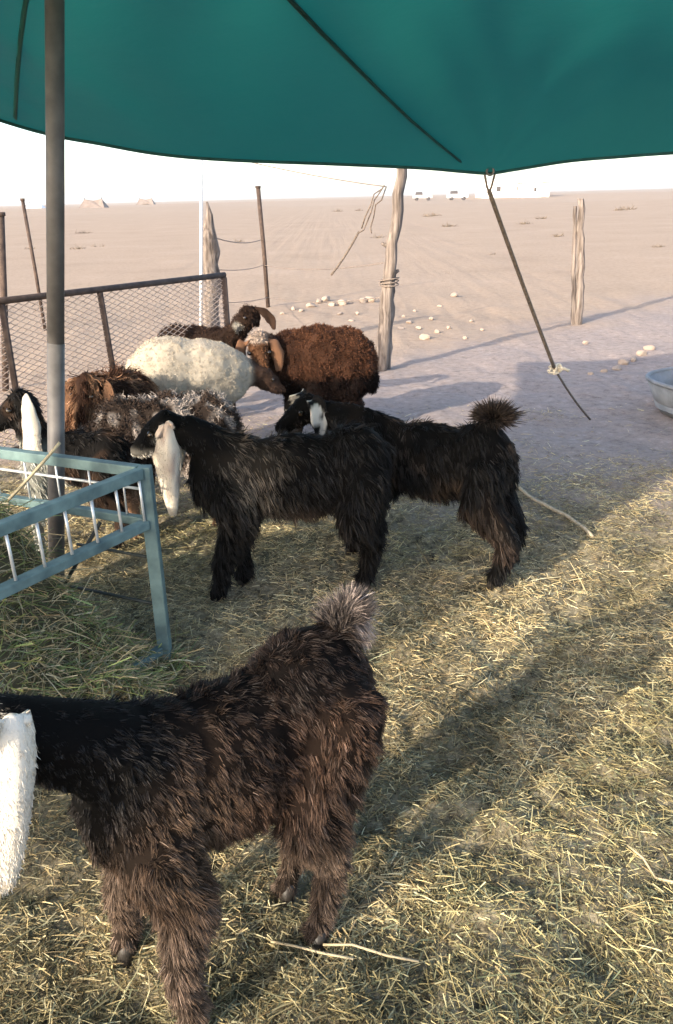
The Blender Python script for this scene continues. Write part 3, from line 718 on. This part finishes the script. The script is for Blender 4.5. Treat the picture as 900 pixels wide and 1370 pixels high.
def tri_shell(name, rows, th, m, parent, colf):
    """thick curved leaf (an ear) from rows of points"""
    R_, K = len(rows), len(rows[0]); A = np.array(rows)
    du = np.gradient(A, axis=0); dv = np.gradient(A, axis=1); nn = np.cross(du, dv); nn /= np.linalg.norm(nn, axis=2, keepdims=True) + 1e-9
    V = np.concatenate([(A + nn * th).reshape(-1, 3), (A - nn * th).reshape(-1, 3)]); o = R_ * K; q = []
    for i in range(R_ - 1):
        for j in range(K - 1):
            a = i * K + j; q.append((a, a + 1, a + K + 1, a + K)); q.append((o + a, o + a + K, o + a + K + 1, o + a + 1))
        a = i * K; q.append((a, a + K, o + a + K, o + a)); a = i * K + K - 1; q.append((a, o + a, o + a + K, a + K))
    for j in range(K - 1):
        a = (R_ - 1) * K + j; q.append((a, a + 1, o + a + 1, o + a)); q.append((j, o + j, o + j + 1, j + 1))
    return link(name, np_mesh(name, V, np.array(q), colf(V), smooth=True), m, parent)

def make_ear(name, root, path, widths, wdir, curl, colf, fuzz, fw, th=.0022):
    """ear hanging along path (local points); wdir = broad direction; curl = trough depth"""
    path = [np.array(p, float) for p in path]; P = np.array(path); n = 15; rows = []
    for i in range(n):
        t = i / (n - 1); c = catmull(P, t); wd = np.interp(t, np.linspace(0, 1, len(widths)), widths) * (1 + .07 * math.sin(11 * t + 1) + .05 * math.sin(23 * t))
        tan = catmull(P, min(t + .02, 1)) - catmull(P, max(t - .02, 0)); tan /= np.linalg.norm(tan)
        s = np.array(wdir, float); s -= tan * s.dot(tan); s /= np.linalg.norm(s); nr = np.cross(tan, s)
        rows.append([c + s * wd * k + nr * (curl * wd * (abs(k + .18) ** 1.3) * 1.7 + .006 * math.sin(8 * t + 4 * k)) for k in np.linspace(-.5, .5, 9)])
    ear = tri_shell(name, rows, th, M_SKIN, root, colf)
    if fuzz:
        P_, N_ = sample(ear.data, fuzz); d = N_ * .12 + np.array([0, 0, -1.]) + rng.normal(size=(fuzz, 3)) * .2; d /= np.linalg.norm(d, axis=1, keepdims=True)
        ribbons('fuzz', P_, d, rng.uniform(.005, .013, fuzz), np.full(fuzz, fw), np.clip(colf(P_) * rng.uniform(.8, 1.15, (fuzz, 1)), 0, 1), M_FUR, ear, segs=1)
    return ear

def head_chain(poll, muzzle, s=1.0):
    """skull, long nose, jaw, as (blobs, chains) from poll to muzzle tip"""
    p, q = np.array(poll, float), np.array(muzzle, float); d = (q - p); L_ = np.linalg.norm(d); d /= L_
    dn = np.array([0, 0, -1.]) - d * (-d[2]); dn /= np.linalg.norm(dn)
    ch = [([p, p + d * L_ * .35, p + d * L_ * .7, q], [.066 * s, .060 * s, .043 * s, .032 * s]),
          ([p + dn * .035 * s, p + d * L_ * .45 + dn * .045 * s, p + d * L_ * .92 + dn * .022 * s], [.045 * s, .036 * s, .026 * s])]
    return ch, d, dn, L_

def eyes(root, poll, d, dn, L_, s, m=M_EYE):
    sd = np.cross(d, dn)
    for k in (-1, 1):
        c = np.array(poll) + d * L_ * .36 + sd * k * .056 * s - dn * .012 * s
        bm = bmesh.new(); bmesh.ops.create_uvsphere(bm, u_segments=12, v_segments=8, radius=.014 * s); me = bpy.data.meshes.new('eye'); bm.to_mesh(me); bm.free()
        link('eye', me, m, root, tuple(c))

def quadruped(name, label, cat, pos, heading, spec, colf, group=None):
    """spec: torso blobs, hoof places, neck and head points - all in the animal's own frame (x forward, y left)"""
    root = empty(name, (pos[0], pos[1], 0), math.radians(heading)); tag(root, label, cat, group)
    s = spec.get('s', 1.0); tz = spec.get('tz', 0.0); ft = spec.get('fat', 1.0); hz = spec.get('hip', 0.0); sx = spec.get('sx', 1.0)
    blobs = spec.get('torso') or [((.19*s*sx, 0, (.445+tz)*s), (.155*s*sx, .115*s, .18*s)), ((.0, 0, (.44+tz)*s), (.24*s*sx, .125*s, .17*s)), ((-.19*s*sx, 0, (.475+tz)*s), (.15*s, .118*s, .165*s))]
    ch = []
    f = spec['hooves']   # fl, fr, hl, hr  (x, y[, lift])
    for i, h in enumerate(f):
        sy = 1 if i in (0, 2) else -1; x, y = h[0], h[1]; z0 = (h[2] if len(h) > 2 else 0) + gz(*(np.array(pos[:2]) + np.array([x * math.cos(root.rotation_euler.z) - y * math.sin(root.rotation_euler.z), x * math.sin(root.rotation_euler.z) + y * math.cos(root.rotation_euler.z)])))
        if i < 2:
            sh = np.array([.20*s*sx, sy*.075*s, .44*s]); el = np.array([.17*s*sx + (x - .2*s*sx) * .25, sy*.085*s + (y - sy*.085*s) * .2, .33*s])
            kn_ = np.array([x * .6 + .19*s*sx*.4 + .012, y * .7 + sy*.03*s, .185*s + z0]); pa = np.array([x - .004, y, .075*s + z0]); ho = np.array([x + .012, y, .028*s + z0])
            ch.append(([sh, el, kn_, pa, ho], [.075*s*ft, .058*s*ft, .036*s*ft, .028*s*ft, .032*s*ft]))
        else:
            hp = np.array([(-.19 if sx == 1 else -.225)*s*sx, sy*.075*s, .47*s + hz]); sf = np.array([(-.13 if sx == 1 else -.20)*s*sx + (x + .24*s*sx) * .3, sy*.095*s, .335*s + hz * .5])
            hk = np.array([x - .035*s, y * .85 + sy*.012*s, .21*s + z0]); pa = np.array([x - .012, y, .075*s + z0]); ho = np.array([x + .008, y, .028*s + z0])
            ch.append(([hp, sf, hk, pa, ho], [.10*s, .075*s*ft, .038*s*ft, .028*s*ft, .032*s*ft]))
    nk = spec['neck']; ch.append(([n_[:3] for n_ in nk], [n_[3] for n_ in nk]))
    poll, muz = spec['head']; hc, d, dn, L_ = head_chain(poll, muz, spec.get('hs', s)); ch += hc
    if spec.get('tail'): ch.append(([t[:3] for t in spec['tail']], [t[3] for t in spec['tail']]))
    body = grow('body', blobs, ch, spec.get('voxel', .012), colf, root, spec.get('lump', 0), skin=.2 if spec.get('hoof') else spec.get('skin', .5))
    eyes(root, poll, d, dn, L_, spec.get('hs', s))
    if spec.get('hoof'):
        for pts, rad in ch[:4]:
            h = np.array(pts[-1]); z0 = h[2] - .028 * s
            for k in (-1, 1):
                MB().tube([(h[0] + .012, h[1] + k * .016, z0 - .006), (h[0] + .004, h[1] + k * .015, z0 + .025), (h[0] - .004, h[1] + k * .012, z0 + .05)], [.019, .018, .014], 10).build('hoof', M_HOOF, root)
    return root, body

BLACK = np.array([.0065, .0056, .0052]); DKBR = np.array([.0125, .0078, .0058]); BROWN = np.array([.040, .0225, .0145]); TAN = np.array([.078, .054, .039]); GREYT = np.array([.24, .185, .155]); WHITE = np.array([.60, .545, .46])
def mixc(a, b, t): return a + (b - a) * np.asarray(t)[:, None]

# ---- front goat: black neck, shaggy brown body, long white ear
FR = (-0.21, 1.335); FH = 217.0
rt = empty('tmp_frame', (*FR, 0), math.radians(FH))
L = lambda p: to_local(rt, p)
f_hl, f_fl, f_fr = L((-.065, 1.405, 0)), L((-.31, 1.175, 0)), L((-.485, 1.37, 0))
earb, eart = L(D(8, 962, 1.02)), L(D(4, 1195, .98))
bpy.data.objects.remove(rt)
def col_front(p):
    p = p - np.array([0, 0, .035])
    n1 = vnoise(p, 9); n3 = vnoise(p * np.array([1, 1, .5]), 26)
    c = np.tile(DKBR, (len(p), 1)) * (.6 + .9 * n1[:, None])
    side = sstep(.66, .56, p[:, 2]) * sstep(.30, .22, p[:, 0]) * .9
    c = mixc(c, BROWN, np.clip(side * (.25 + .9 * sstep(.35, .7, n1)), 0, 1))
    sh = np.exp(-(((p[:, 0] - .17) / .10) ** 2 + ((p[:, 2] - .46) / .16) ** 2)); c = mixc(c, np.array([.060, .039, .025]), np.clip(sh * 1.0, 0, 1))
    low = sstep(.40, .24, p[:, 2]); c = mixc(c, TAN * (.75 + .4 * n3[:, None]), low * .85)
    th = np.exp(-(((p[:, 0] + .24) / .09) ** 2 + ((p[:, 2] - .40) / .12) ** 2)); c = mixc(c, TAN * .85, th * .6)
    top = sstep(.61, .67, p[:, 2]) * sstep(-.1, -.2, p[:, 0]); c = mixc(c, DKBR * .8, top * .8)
    wv = .08 * (n1 - .5) + .03 * (n3 - .5); neck = sstep(.12, .26, p[:, 0] + .9 * (p[:, 2] - .62) + wv) * sstep(.40, .52, p[:, 2] + .35 * (p[:, 0] - .25) + wv); c = mixc(c, BLACK, neck)
    hp_ = sstep(.40, .43, p[:, 0]) * sstep(.785, .80, p[:, 2]); c = mixc(c, WHITE * .8, hp_)
    tail = sstep(-.25, -.27, p[:, 0]) * sstep(.66, .69, p[:, 2]); c = mixc(c, np.array([.2, .16, .14]), tail)
    return c
def len_front(p):
    l = .021 + .014 * sstep(.56, .38, p[:, 2]); neck = sstep(.24, .32, p[:, 0]) * sstep(.5, .58, p[:, 2]); l = l * (1 - .45 * neck)
    l = np.where((p[:, 2] < .30), .028, l); l = np.where(p[:, 2] < .05, .018, l)
    l = np.where((p[:, 0] < -.24) & (p[:, 2] > .70), .05, l)
    return l
spec = dict(hooves=[(f_fl[0], f_fl[1]), (f_fr[0], f_fr[1]), (f_hl[0], f_hl[1]), (f_hl[0] - .03, f_hl[1] - .17)],
            torso=[((.17, 0, .55), (.155, .115, .175)), ((.02, 0, .54), (.22, .125, .165)), ((-.17, 0, .59), (.16, .12, .16))], hip=.08, fat=1.0, hoof=1,
            neck=[(.18, 0, .61, .115), (.28, 0, .69, .09), (.36, 0, .745, .077), (.42, 0, .785, .068)],
            head=((.45, 0, .79), (.66, 0, .68)), tail=[(-.24, 0, .70, .045), (-.295, 0, .74, .034)], voxel=.010, s=1.05, hs=1.0)
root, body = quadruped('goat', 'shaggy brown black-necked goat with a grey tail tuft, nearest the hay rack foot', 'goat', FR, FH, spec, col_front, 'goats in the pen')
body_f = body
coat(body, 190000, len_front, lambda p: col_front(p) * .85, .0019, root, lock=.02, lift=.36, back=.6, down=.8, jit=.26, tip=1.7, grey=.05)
P, N = sample(body.data, 260000); k = (P[:, 0] < -.235) & (P[:, 2] > .73); P, N = P[k][:2200], N[k][:2200]
d = np.stack([-.1 + (P[:, 0] + .27) * 14, P[:, 1] * 20, np.full(len(P), .75)], 1) + rng.normal(size=(len(P), 3)) * .28; d /= np.linalg.norm(d, axis=1, keepdims=True)
ribbons('tail_tuft', P, d, rng.uniform(.02, .05, len(P)), np.full(len(P), .0022), np.array([.085, .07, .062]) * rng.uniform(.5, 1.3, (len(P), 1)), M_FUR, root, segs=3, tipcol=1.3)
wcol = lambda p: WHITE * (.85 + .25 * vnoise(p, 14)[:, None])
e_mid = earb * .5 + eart * .5 + np.array([.0, .02, 0])
make_ear('ear', root, [(.44, .055, .80), (earb + np.array([.44, .055, .80])) / 2, earb, e_mid, eart], [.03, .06, .085, .088, .075, .035], (1, .15, 0), .4, wcol, 9000, .0018)
make_ear('ear', root, [(.44, -.055, .80), (.44, -.11, .80), (.445, -.15, .74), (.45, -.155, .64), (.46, -.15, .55)], [.035, .08, .09, .09, .03], (1, -.15, 0), -.35, wcol, 1500, .0022)

# ---- black goats in the middle
def len_black(p):
    l = .040 + .012 * sstep(.6, .4, p[:, 2]); neck = sstep(.26, .34, p[:, 0]) * sstep(.5, .58, p[:, 2]); l = l * (1 - .6 * neck)
    l = np.where(p[:, 2] < .30, .045, l); l = np.where(p[:, 2] < .05, .012, l); l = np.where((p[:, 0] < -.33) & (p[:, 2] > .62), .05, l); return l
def col_A(p):
    n1 = vnoise(p, 10)
    c = np.tile(BLACK, (len(p), 1)); sh = np.exp(-(((p[:, 0] - .17) / .13) ** 2 + ((p[:, 2] - .52) / .16) ** 2))
    c = mixc(c, np.array([.095, .075, .055]), np.clip(sh * (.15 + 1.0 * sstep(.4, .7, n1)), 0, 1))
    b = np.exp(-(((p[:, 0] - .0) / .12) ** 2 + ((p[:, 2] - .34) / .07) ** 2)); c = mixc(c, np.array([.07, .045, .03]), b * .6)
    hd = sstep(.50, .53, p[:, 0]) * sstep(.66, .63, p[:, 2]); c = mixc(c, WHITE * .85, hd)
    ck = np.exp(-(((p[:, 0] - .50) / .03) ** 2 + ((p[:, 2] - .69) / .022) ** 2)) ; c = mixc(c, WHITE * .7, np.clip(ck * 1.3, 0, 1))
    return c
AP, AH = (-.165, 3.14), 183.0
ra = empty('tmp_frame', (*AP, 0), math.radians(AH)); L = lambda p: to_local(ra, p)
afl, afr, ahl = L((-.49, 3.08, 0)), L((-.40, 3.22, 0)), L((.11, 3.12, 0))
a_e0, a_e1, a_e2 = L(D(218, 566, 3.05)), L(D(222, 620, 3.02)), L(D(231, 690, 3.01)); a_mz = L(D(182, 603, 3.12)); a_pl = L(D(222, 566, 3.12))
bpy.data.objects.remove(ra)
spec = dict(hooves=[(afl[0], afl[1]), (afr[0], afr[1]), (ahl[0], ahl[1]), (ahl[0] - .03, ahl[1] - .15)],
            neck=[(.22, 0, .57, .12), (.32, 0, .65, .095), (.40, 0, .70, .08), (a_pl[0] - .01, a_pl[1], a_pl[2] - .03, .068)],
            head=(tuple(a_pl), tuple(a_mz)), s=1.04, hs=.95, tz=.05, fat=1.3, hoof=1, sx=1.2, tail=[(-.34, 0, .60, .03), (-.38, 0, .61, .022)])
root, body = quadruped('goat', 'black goat facing left with one long white ear and white muzzle', 'goat', AP, AH, spec, col_A, 'goats in the pen')
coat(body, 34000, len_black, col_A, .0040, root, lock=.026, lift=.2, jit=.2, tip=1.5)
make_ear('ear', root, [(a_pl[0] - .01, a_pl[1] + .045, a_pl[2] + .015), a_e0 + np.array([0, .01, 0]), a_e1, a_e2], [.03, .075, .112, .108, .085, .03], (1, .1, 0), .95, lambda p: mixc(np.tile(np.array([.62, .54, .43]), (len(p), 1)), np.array([.40, .31, .25]), sstep(.45, .75, vnoise(p, 26))), 5000, .0026)
make_ear('ear', root, [(a_pl[0], a_pl[1] - .05, a_pl[2] + .01), (a_pl[0], a_pl[1] - .10, a_pl[2] - .03), (a_pl[0], a_pl[1] - .11, a_pl[2] - .16), (a_pl[0], a_pl[1] - .10, a_pl[2] - .26)], [.03, .08, .09, .03], (1, 0, 0), -.4, lambda p: np.tile(WHITE * .9, (len(p), 1)), 600, .004)

def col_B(p):
    c = np.tile(BLACK * .9, (len(p), 1)); n1 = vnoise(p, 12)
    c = mixc(c, np.array([.05, .033, .022]), sstep(.5, .8, n1) * .5)
    lg = sstep(.3, .2, p[:, 2]) * sstep(.45, .65, n1); c = mixc(c, np.array([.03, .02, .015]), lg)
    return c
BP, BH = (.41, 3.42), 149.0
rb = empty('tmp_frame', (*BP, 0), math.radians(BH)); L = lambda p: to_local(rb, p)
bhl, bhr = L((.66, 3.10, 0)), L((.745, 3.30, 0)); b_pl, b_mz = L(D(412, 541, 3.72)), L(D(374, 573, 3.66)); b_t = [L(D(652, 566, 3.28)), L(D(662, 556, 3.29))]
bpy.data.objects.remove(rb)
spec = dict(hooves=[(.33, .09), (.32, -.09), (bhl[0], bhl[1]), (bhr[0], bhr[1])],
            neck=[(.26, 0, .55, .12), (.38, .0, .60, .09), (b_pl[0] * .6 + .16, b_pl[1] * .5, .61, .08), (b_pl[0] - .02, b_pl[1], b_pl[2] - .02, .066)],
            head=(tuple(b_pl), tuple(b_mz)), s=1.0, hs=.95, tz=.03, fat=1.3, hoof=1, sx=1.25, tail=[(-.28, 0, .56, .05), (*b_t[0], .042), (*b_t[1], .03)])
root, body = quadruped('goat', 'black goat with bushy raised tail, standing behind the white-eared black goat', 'goat', BP, BH, spec, col_B, 'goats in the pen')
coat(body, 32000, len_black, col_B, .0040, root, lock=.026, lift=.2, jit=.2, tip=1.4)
c_t = np.array(b_t[1]); n = 2600; P = c_t + rng.normal(size=(n, 3)) * np.array([.03, .022, .015]); d = (P - c_t) / .026 + np.array([-.2, 0, .5]) + rng.normal(size=(n, 3)) * .3; d /= np.linalg.norm(d, axis=1, keepdims=True)
ribbons('tail_tuft', P, d, rng.uniform(.025, .055, n), np.full(n, .004), np.tile(np.array([.03, .022, .018]), (n, 1)) * rng.uniform(.5, 1.8, (n, 1)), M_FUR, root, segs=3, tipcol=1.5)
def col_be(p):
    return mixc(np.tile(BLACK, (len(p), 1)), WHITE * .85, sstep(.5, .56, vnoise(p, 24)))
for k in (1, -1):
    q = np.array(b_pl); hd_ = np.array(b_mz) - q; hd_ /= np.linalg.norm(hd_); sd = np.cross(hd_, [0, 0, 1]); sd /= np.linalg.norm(sd)
    make_ear('ear', root, [q + sd * k * .05 + np.array([0, 0, .03]), q + sd * k * .10 + np.array([0, 0, .02]), q + sd * k * .13 - np.array([0, 0, .06]), q + sd * k * .125 - np.array([0, 0, .17])], [.03, .08, .09, .03], hd_, .4 * k, col_be, 700, .004)

# ---- sheep
def fleece(body, n, colf, root, width=.008, ln=.03, lock=.03, curl=.012):
    return coat(body, n, lambda p: np.where(p[:, 2] < .2, .008, ln), colf, width, root, M_WOOL, lock=lock, lift=.9, back=.1, down=.35, jit=.4, segs=3, curl=curl, tip=1.15, name='fleece', droop=.2, grey=0)
SHEEP_T = lambda k=1.0, h=.46: [((.22*k, 0, h + .02), (.2*k, .17*k, .2*k)), ((0, 0, h), (.3*k, .2*k, .22*k)), ((-.22*k, 0, h), (.2*k, .18*k, .21*k))]
def col_brown(p):
    n1 = vnoise(p, 14); c = np.tile(np.array([.082, .036, .020]), (len(p), 1)) * (.7 + .6 * n1[:, None])
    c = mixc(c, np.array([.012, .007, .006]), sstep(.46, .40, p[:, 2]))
    c = mixc(c, np.array([.025, .012, .009]), sstep(.12, .3, p[:, 0]) * .6)
    hd = sstep(.33, .40, p[:, 0]) * sstep(.44, .5, p[:, 2]); c = mixc(c, np.array([.15, .07, .036]), hd)
    cr = hd * sstep(.675, .70, p[:, 2]); c = mixc(c, np.array([.40, .31, .25]), cr)
    return c
SP, SH = (-.09, 5.60), 190.0
rs_ = empty('tmp_frame', (*SP, 0), math.radians(SH)); L = lambda p: to_local(rs_, p)
s_pl, s_mz = L(D(345, 455, 5.36)), L(D(349, 505, 5.24)); bpy.data.objects.remove(rs_)
spec = dict(hooves=[(.22, .1), (.22, -.1), (-.22, .1), (-.22, -.1)], torso=[((.18, 0, .50), (.2, .2, .23)), ((0, 0, .48), (.27, .25, .27)), ((-.17, 0, .46), (.23, .22, .27))], neck=[(.22, 0, .55, .14), (.33, .05, .60, .11), (s_pl[0] - .02, s_pl[1] - .05, s_pl[2] - .03, .085)],
            head=(tuple(s_pl), tuple(s_mz)), s=1.0, hs=1.1, lump=.035, voxel=.016, tail=[(-.34, 0, .5, .07), (-.37, 0, .3, .05)])
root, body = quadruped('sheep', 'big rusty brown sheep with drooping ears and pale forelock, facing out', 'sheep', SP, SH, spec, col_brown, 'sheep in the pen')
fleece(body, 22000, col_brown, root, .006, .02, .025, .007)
for k in (1, -1):
    q = np.array(s_pl); cw = lambda p: np.tile(np.array([.17, .085, .048]), (len(p), 1))
    make_ear('ear', root, [q + np.array([k * .06, .0, .0]), q + np.array([k * .10, .03, -.01]), q + np.array([k * .125, .045, -.10]), q + np.array([k * .12, .05, -.2])], [.03, .07, .075, .035], (1, .3, 0), .25, cw, 300, .006)

def col_white(p):
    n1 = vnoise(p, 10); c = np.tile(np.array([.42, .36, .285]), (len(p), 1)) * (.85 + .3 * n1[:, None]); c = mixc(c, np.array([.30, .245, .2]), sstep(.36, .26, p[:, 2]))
    hd = sstep(.36, .42, p[:, 0]); return mixc(c, np.array([.06, .035, .025]), hd)
spec = dict(hooves=[(.22, .1), (.22, -.1), (-.22, .1), (-.22, -.1)], torso=[((.02, 0, .51), (.40, .21, .25)), ((-.12, 0, .525), (.28, .22, .265))], neck=[(.24, 0, .52, .13), (.36, .0, .52, .10), (.44, .0, .50, .08)], head=((.47, 0, .50), (.60, 0, .38)), s=1.0, hs=1.05, lump=.016, skin=.9, voxel=.016, tail=[(-.36, 0, .5, .07), (-.39, 0, .36, .05)])
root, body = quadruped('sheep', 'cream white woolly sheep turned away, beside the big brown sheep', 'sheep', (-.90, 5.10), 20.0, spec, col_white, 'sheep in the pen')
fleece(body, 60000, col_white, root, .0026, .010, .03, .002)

def col_dark(p):
    n1 = vnoise(p, 12); c = np.tile(np.array([.035, .02, .014]), (len(p), 1)) * (.6 + .8 * n1[:, None])
    return c
DP, DH = (-1.02, 6.18), -40.0
rd = empty('tmp_frame', (*DP, 0), math.radians(DH)); L = lambda p: to_local(rd, p); d_pl, d_mz = L(D(334, 418, 5.85)), L(D(311, 440, 5.80)); bpy.data.objects.remove(rd)
def col_dark2(p):
    c = col_dark(p); dd = np.linalg.norm(p - (np.array(d_pl) * .45 + np.array(d_mz) * .55 + np.array([.0, -.03, -.03])), axis=1); return mixc(c, WHITE * .8, sstep(.045, .03, dd))
spec = dict(hooves=[(.2, .1), (.2, -.1), (-.2, .1), (-.2, -.1)], torso=SHEEP_T(.95, .48), neck=[(.24, 0, .54, .12), (.36, .0, .62, .09), (d_pl[0] - .02, d_pl[1], d_pl[2] - .05, .075)], head=(tuple(d_pl), tuple(d_mz)), s=1.0, hs=1.0, lump=.03, voxel=.016)
root, body = quadruped('sheep', 'dark brown sheep raising its head behind the cream white sheep', 'sheep', DP, DH, spec, col_dark2, 'sheep in the pen')
fleece(body, 8000, col_dark2, root, .007, .02)
q = np.array(d_pl); e_tip = q + np.array([.09, .06, -.06])
make_ear('ear', root, [q + np.array([.03, .02, .02]), q + np.array([.08, .06, .0]), q + np.array([.12, .09, -.06]), q + np.array([.13, .10, -.12])], [.03, .06, .06, .02], (.77, .64, .2), .25, col_dark, 200, .006)
make_ear('ear', root, [q + np.array([-.03, .05, .02]), q + np.array([-.05, .10, .0]), q + np.array([-.06, .12, -.06]), q + np.array([-.06, .13, -.12])], [.03, .06, .06, .02], (.77, .64, .2), .25, col_dark, 200, .006)

# ---- speckled grey-brown sheep behind the white-eared goat
def col_speck(p):
    n1 = vnoise(p, 20); c = np.tile(np.array([.05, .035, .028]), (len(p), 1)); c = mixc(c, np.array([.34, .29, .26]), sstep(.55, .75, n1))
    return mixc(c, np.array([.36, .22, .14]), sstep(.30, .22, p[:, 2]))
KP, KH = (-.82, 3.92), 196.0
rk = empty('tmp_frame', (*KP, 0), math.radians(KH)); L = lambda p: to_local(rk, p); k1, k2 = L((-.76, 3.52, 0)), L((-.95, 3.62, 0)); bpy.data.objects.remove(rk)
spec = dict(hooves=[(.2, .1), (.2, -.08), (-.2, .12), (-.22, -.1)], torso=SHEEP_T(.86, .49), neck=[(.22, 0, .52, .12), (.33, .0, .50, .09), (.40, -.02, .47, .075)], head=((.43, -.02, .46), (.53, -.04, .33)), s=1.0, hs=1.0, lump=.03, voxel=.014)
root, body = quadruped('sheep', 'speckled grey and dark brown sheep with tan legs behind the white-eared goat', 'sheep', KP, KH, spec, col_speck, 'sheep in the pen')
fleece(body, 12000, col_speck, root, .006, .03, .035)

# ---- shaggy brown goat by the pole
def col_shag(p):
    n1 = vnoise(p * np.array([1, 1, .35]), 24); c = np.tile(np.array([.045, .022, .014]), (len(p), 1)); c = mixc(c, np.array([.22, .12, .07]), sstep(.5, .75, n1))
    return c
HP, HH = (-1.20, 4.40), 262.0
spec = dict(hooves=[(.2, .09), (.2, -.09), (-.2, .09), (-.2, -.09)], torso=SHEEP_T(.93, .48), neck=[(.2, 0, .53, .13), (.26, .0, .63, .10), (.29, .0, .685, .085)], head=((.30, 0, .695), (.40, -.02, .55)), s=1.0, hs=1.0, voxel=.014)
root, body = quadruped('sheep', 'curly rust brown sheep with dangling locks beside the steel pole', 'sheep', HP, HH, spec, col_shag, 'sheep in the pen')
coat(body, 12000, lambda p: np.where(p[:, 2] < .25, .02, .075), col_shag, .007, root, M_WOOL, lock=.04, lift=.25, back=.1, down=1.2, jit=.2, segs=4, curl=.012, tip=1.5, name='fleece')
for k in (1, -1): make_ear('ear', root, [(.29, k * .06, .69), (.30, k * .11, .69), (.31, k * .13, .60), (.32, k * .13, .47)], [.03, .07, .075, .035], (.2, 1, 0), .3 * k, lambda p: np.tile(np.array([.13, .07, .042]), (len(p), 1)), 300, .005)

# ---- black goat with a grey-white ear at the left edge
def col_left(p):
    c = np.tile(BLACK * 1.6, (len(p), 1)); n1 = vnoise(p, 16)
    m1 = sstep(.52, .58, p[:, 0]); c = mixc(c, WHITE * .8, m1 * sstep(.4, .5, n1)); c = mixc(c, np.array([.05, .03, .02]), sstep(.5, .7, n1) * (1 - m1)); return mixc(c, np.array([.34, .34, .30]), sstep(.56, .50, p[:, 2]) * sstep(.02, .1, p[:, 0]) * (1 - m1))
QP, QH = (-1.22, 3.72), 176.0
rq = empty('tmp_frame', (*QP, 0), math.radians(QH)); L = lambda p: to_local(rq, p)
q_pl, q_mz = L(D(28, 535, 3.72)), L(D(-8, 572, 3.68)); qe = [L(D(33, 528, 3.66)), L(D(36, 545, 3.62)), L(D(40, 575, 3.60)), L(D(42, 612, 3.60))]; bpy.data.objects.remove(rq)
spec = dict(hooves=[(.2, .09), (.2, -.09), (-.18, .09), (-.18, -.09)], torso=[((.13, 0, .43), (.13, .1, .14)), ((0, 0, .43), (.18, .11, .135)), ((-.14, 0, .44), (.12, .1, .13))], neck=[(.14, 0, .5, .1), (.2, 0, .57, .08), (q_pl[0] - .02, q_pl[1], q_pl[2] - .03, .066)], head=(tuple(q_pl), tuple(q_mz)), s=.9, hs=.92)
root, body = quadruped('goat', 'black goat with a pointed grey-white ear behind the hay rack', 'goat', QP, QH, spec, col_left, 'goats in the pen')
coat(body, 9000, lambda p: np.where(p[:, 2] < .3, .03, .035) * (1 - .5 * sstep(.2, .3, p[:, 0])), col_left, .005, root, lock=.03)
make_ear('ear', root, qe, [.02, .06, .085, .10], (1, .1, 0), .35, lambda p: np.tile(WHITE * .8, (len(p), 1)), 800, .004)
print('objects', len(bpy.data.objects))

# ================================================================== HAZE
hb = MB().box((0, 1500, 9.0), 9000, 6400, 26.0).build('haze', None, smooth=False)
hm = bpy.data.materials.new('dusty air'); hm.use_nodes = True; hn = hm.node_tree.nodes; hn.remove(hn['Principled BSDF'])
pv = hn.new('ShaderNodeVolumePrincipled'); pv.inputs['Density'].default_value = 0.0004; pv.inputs['Color'].default_value = (0.95, 0.93, 0.90, 1); pv.inputs['Anisotropy'].default_value = 0.2
hm.node_tree.links.new(pv.outputs[0], hn['Material Output'].inputs['Volume']); hb.data.materials.append(hm)
tag(hb, 'thin pale dust haze hanging over the desert plain', 'haze', kind='stuff')
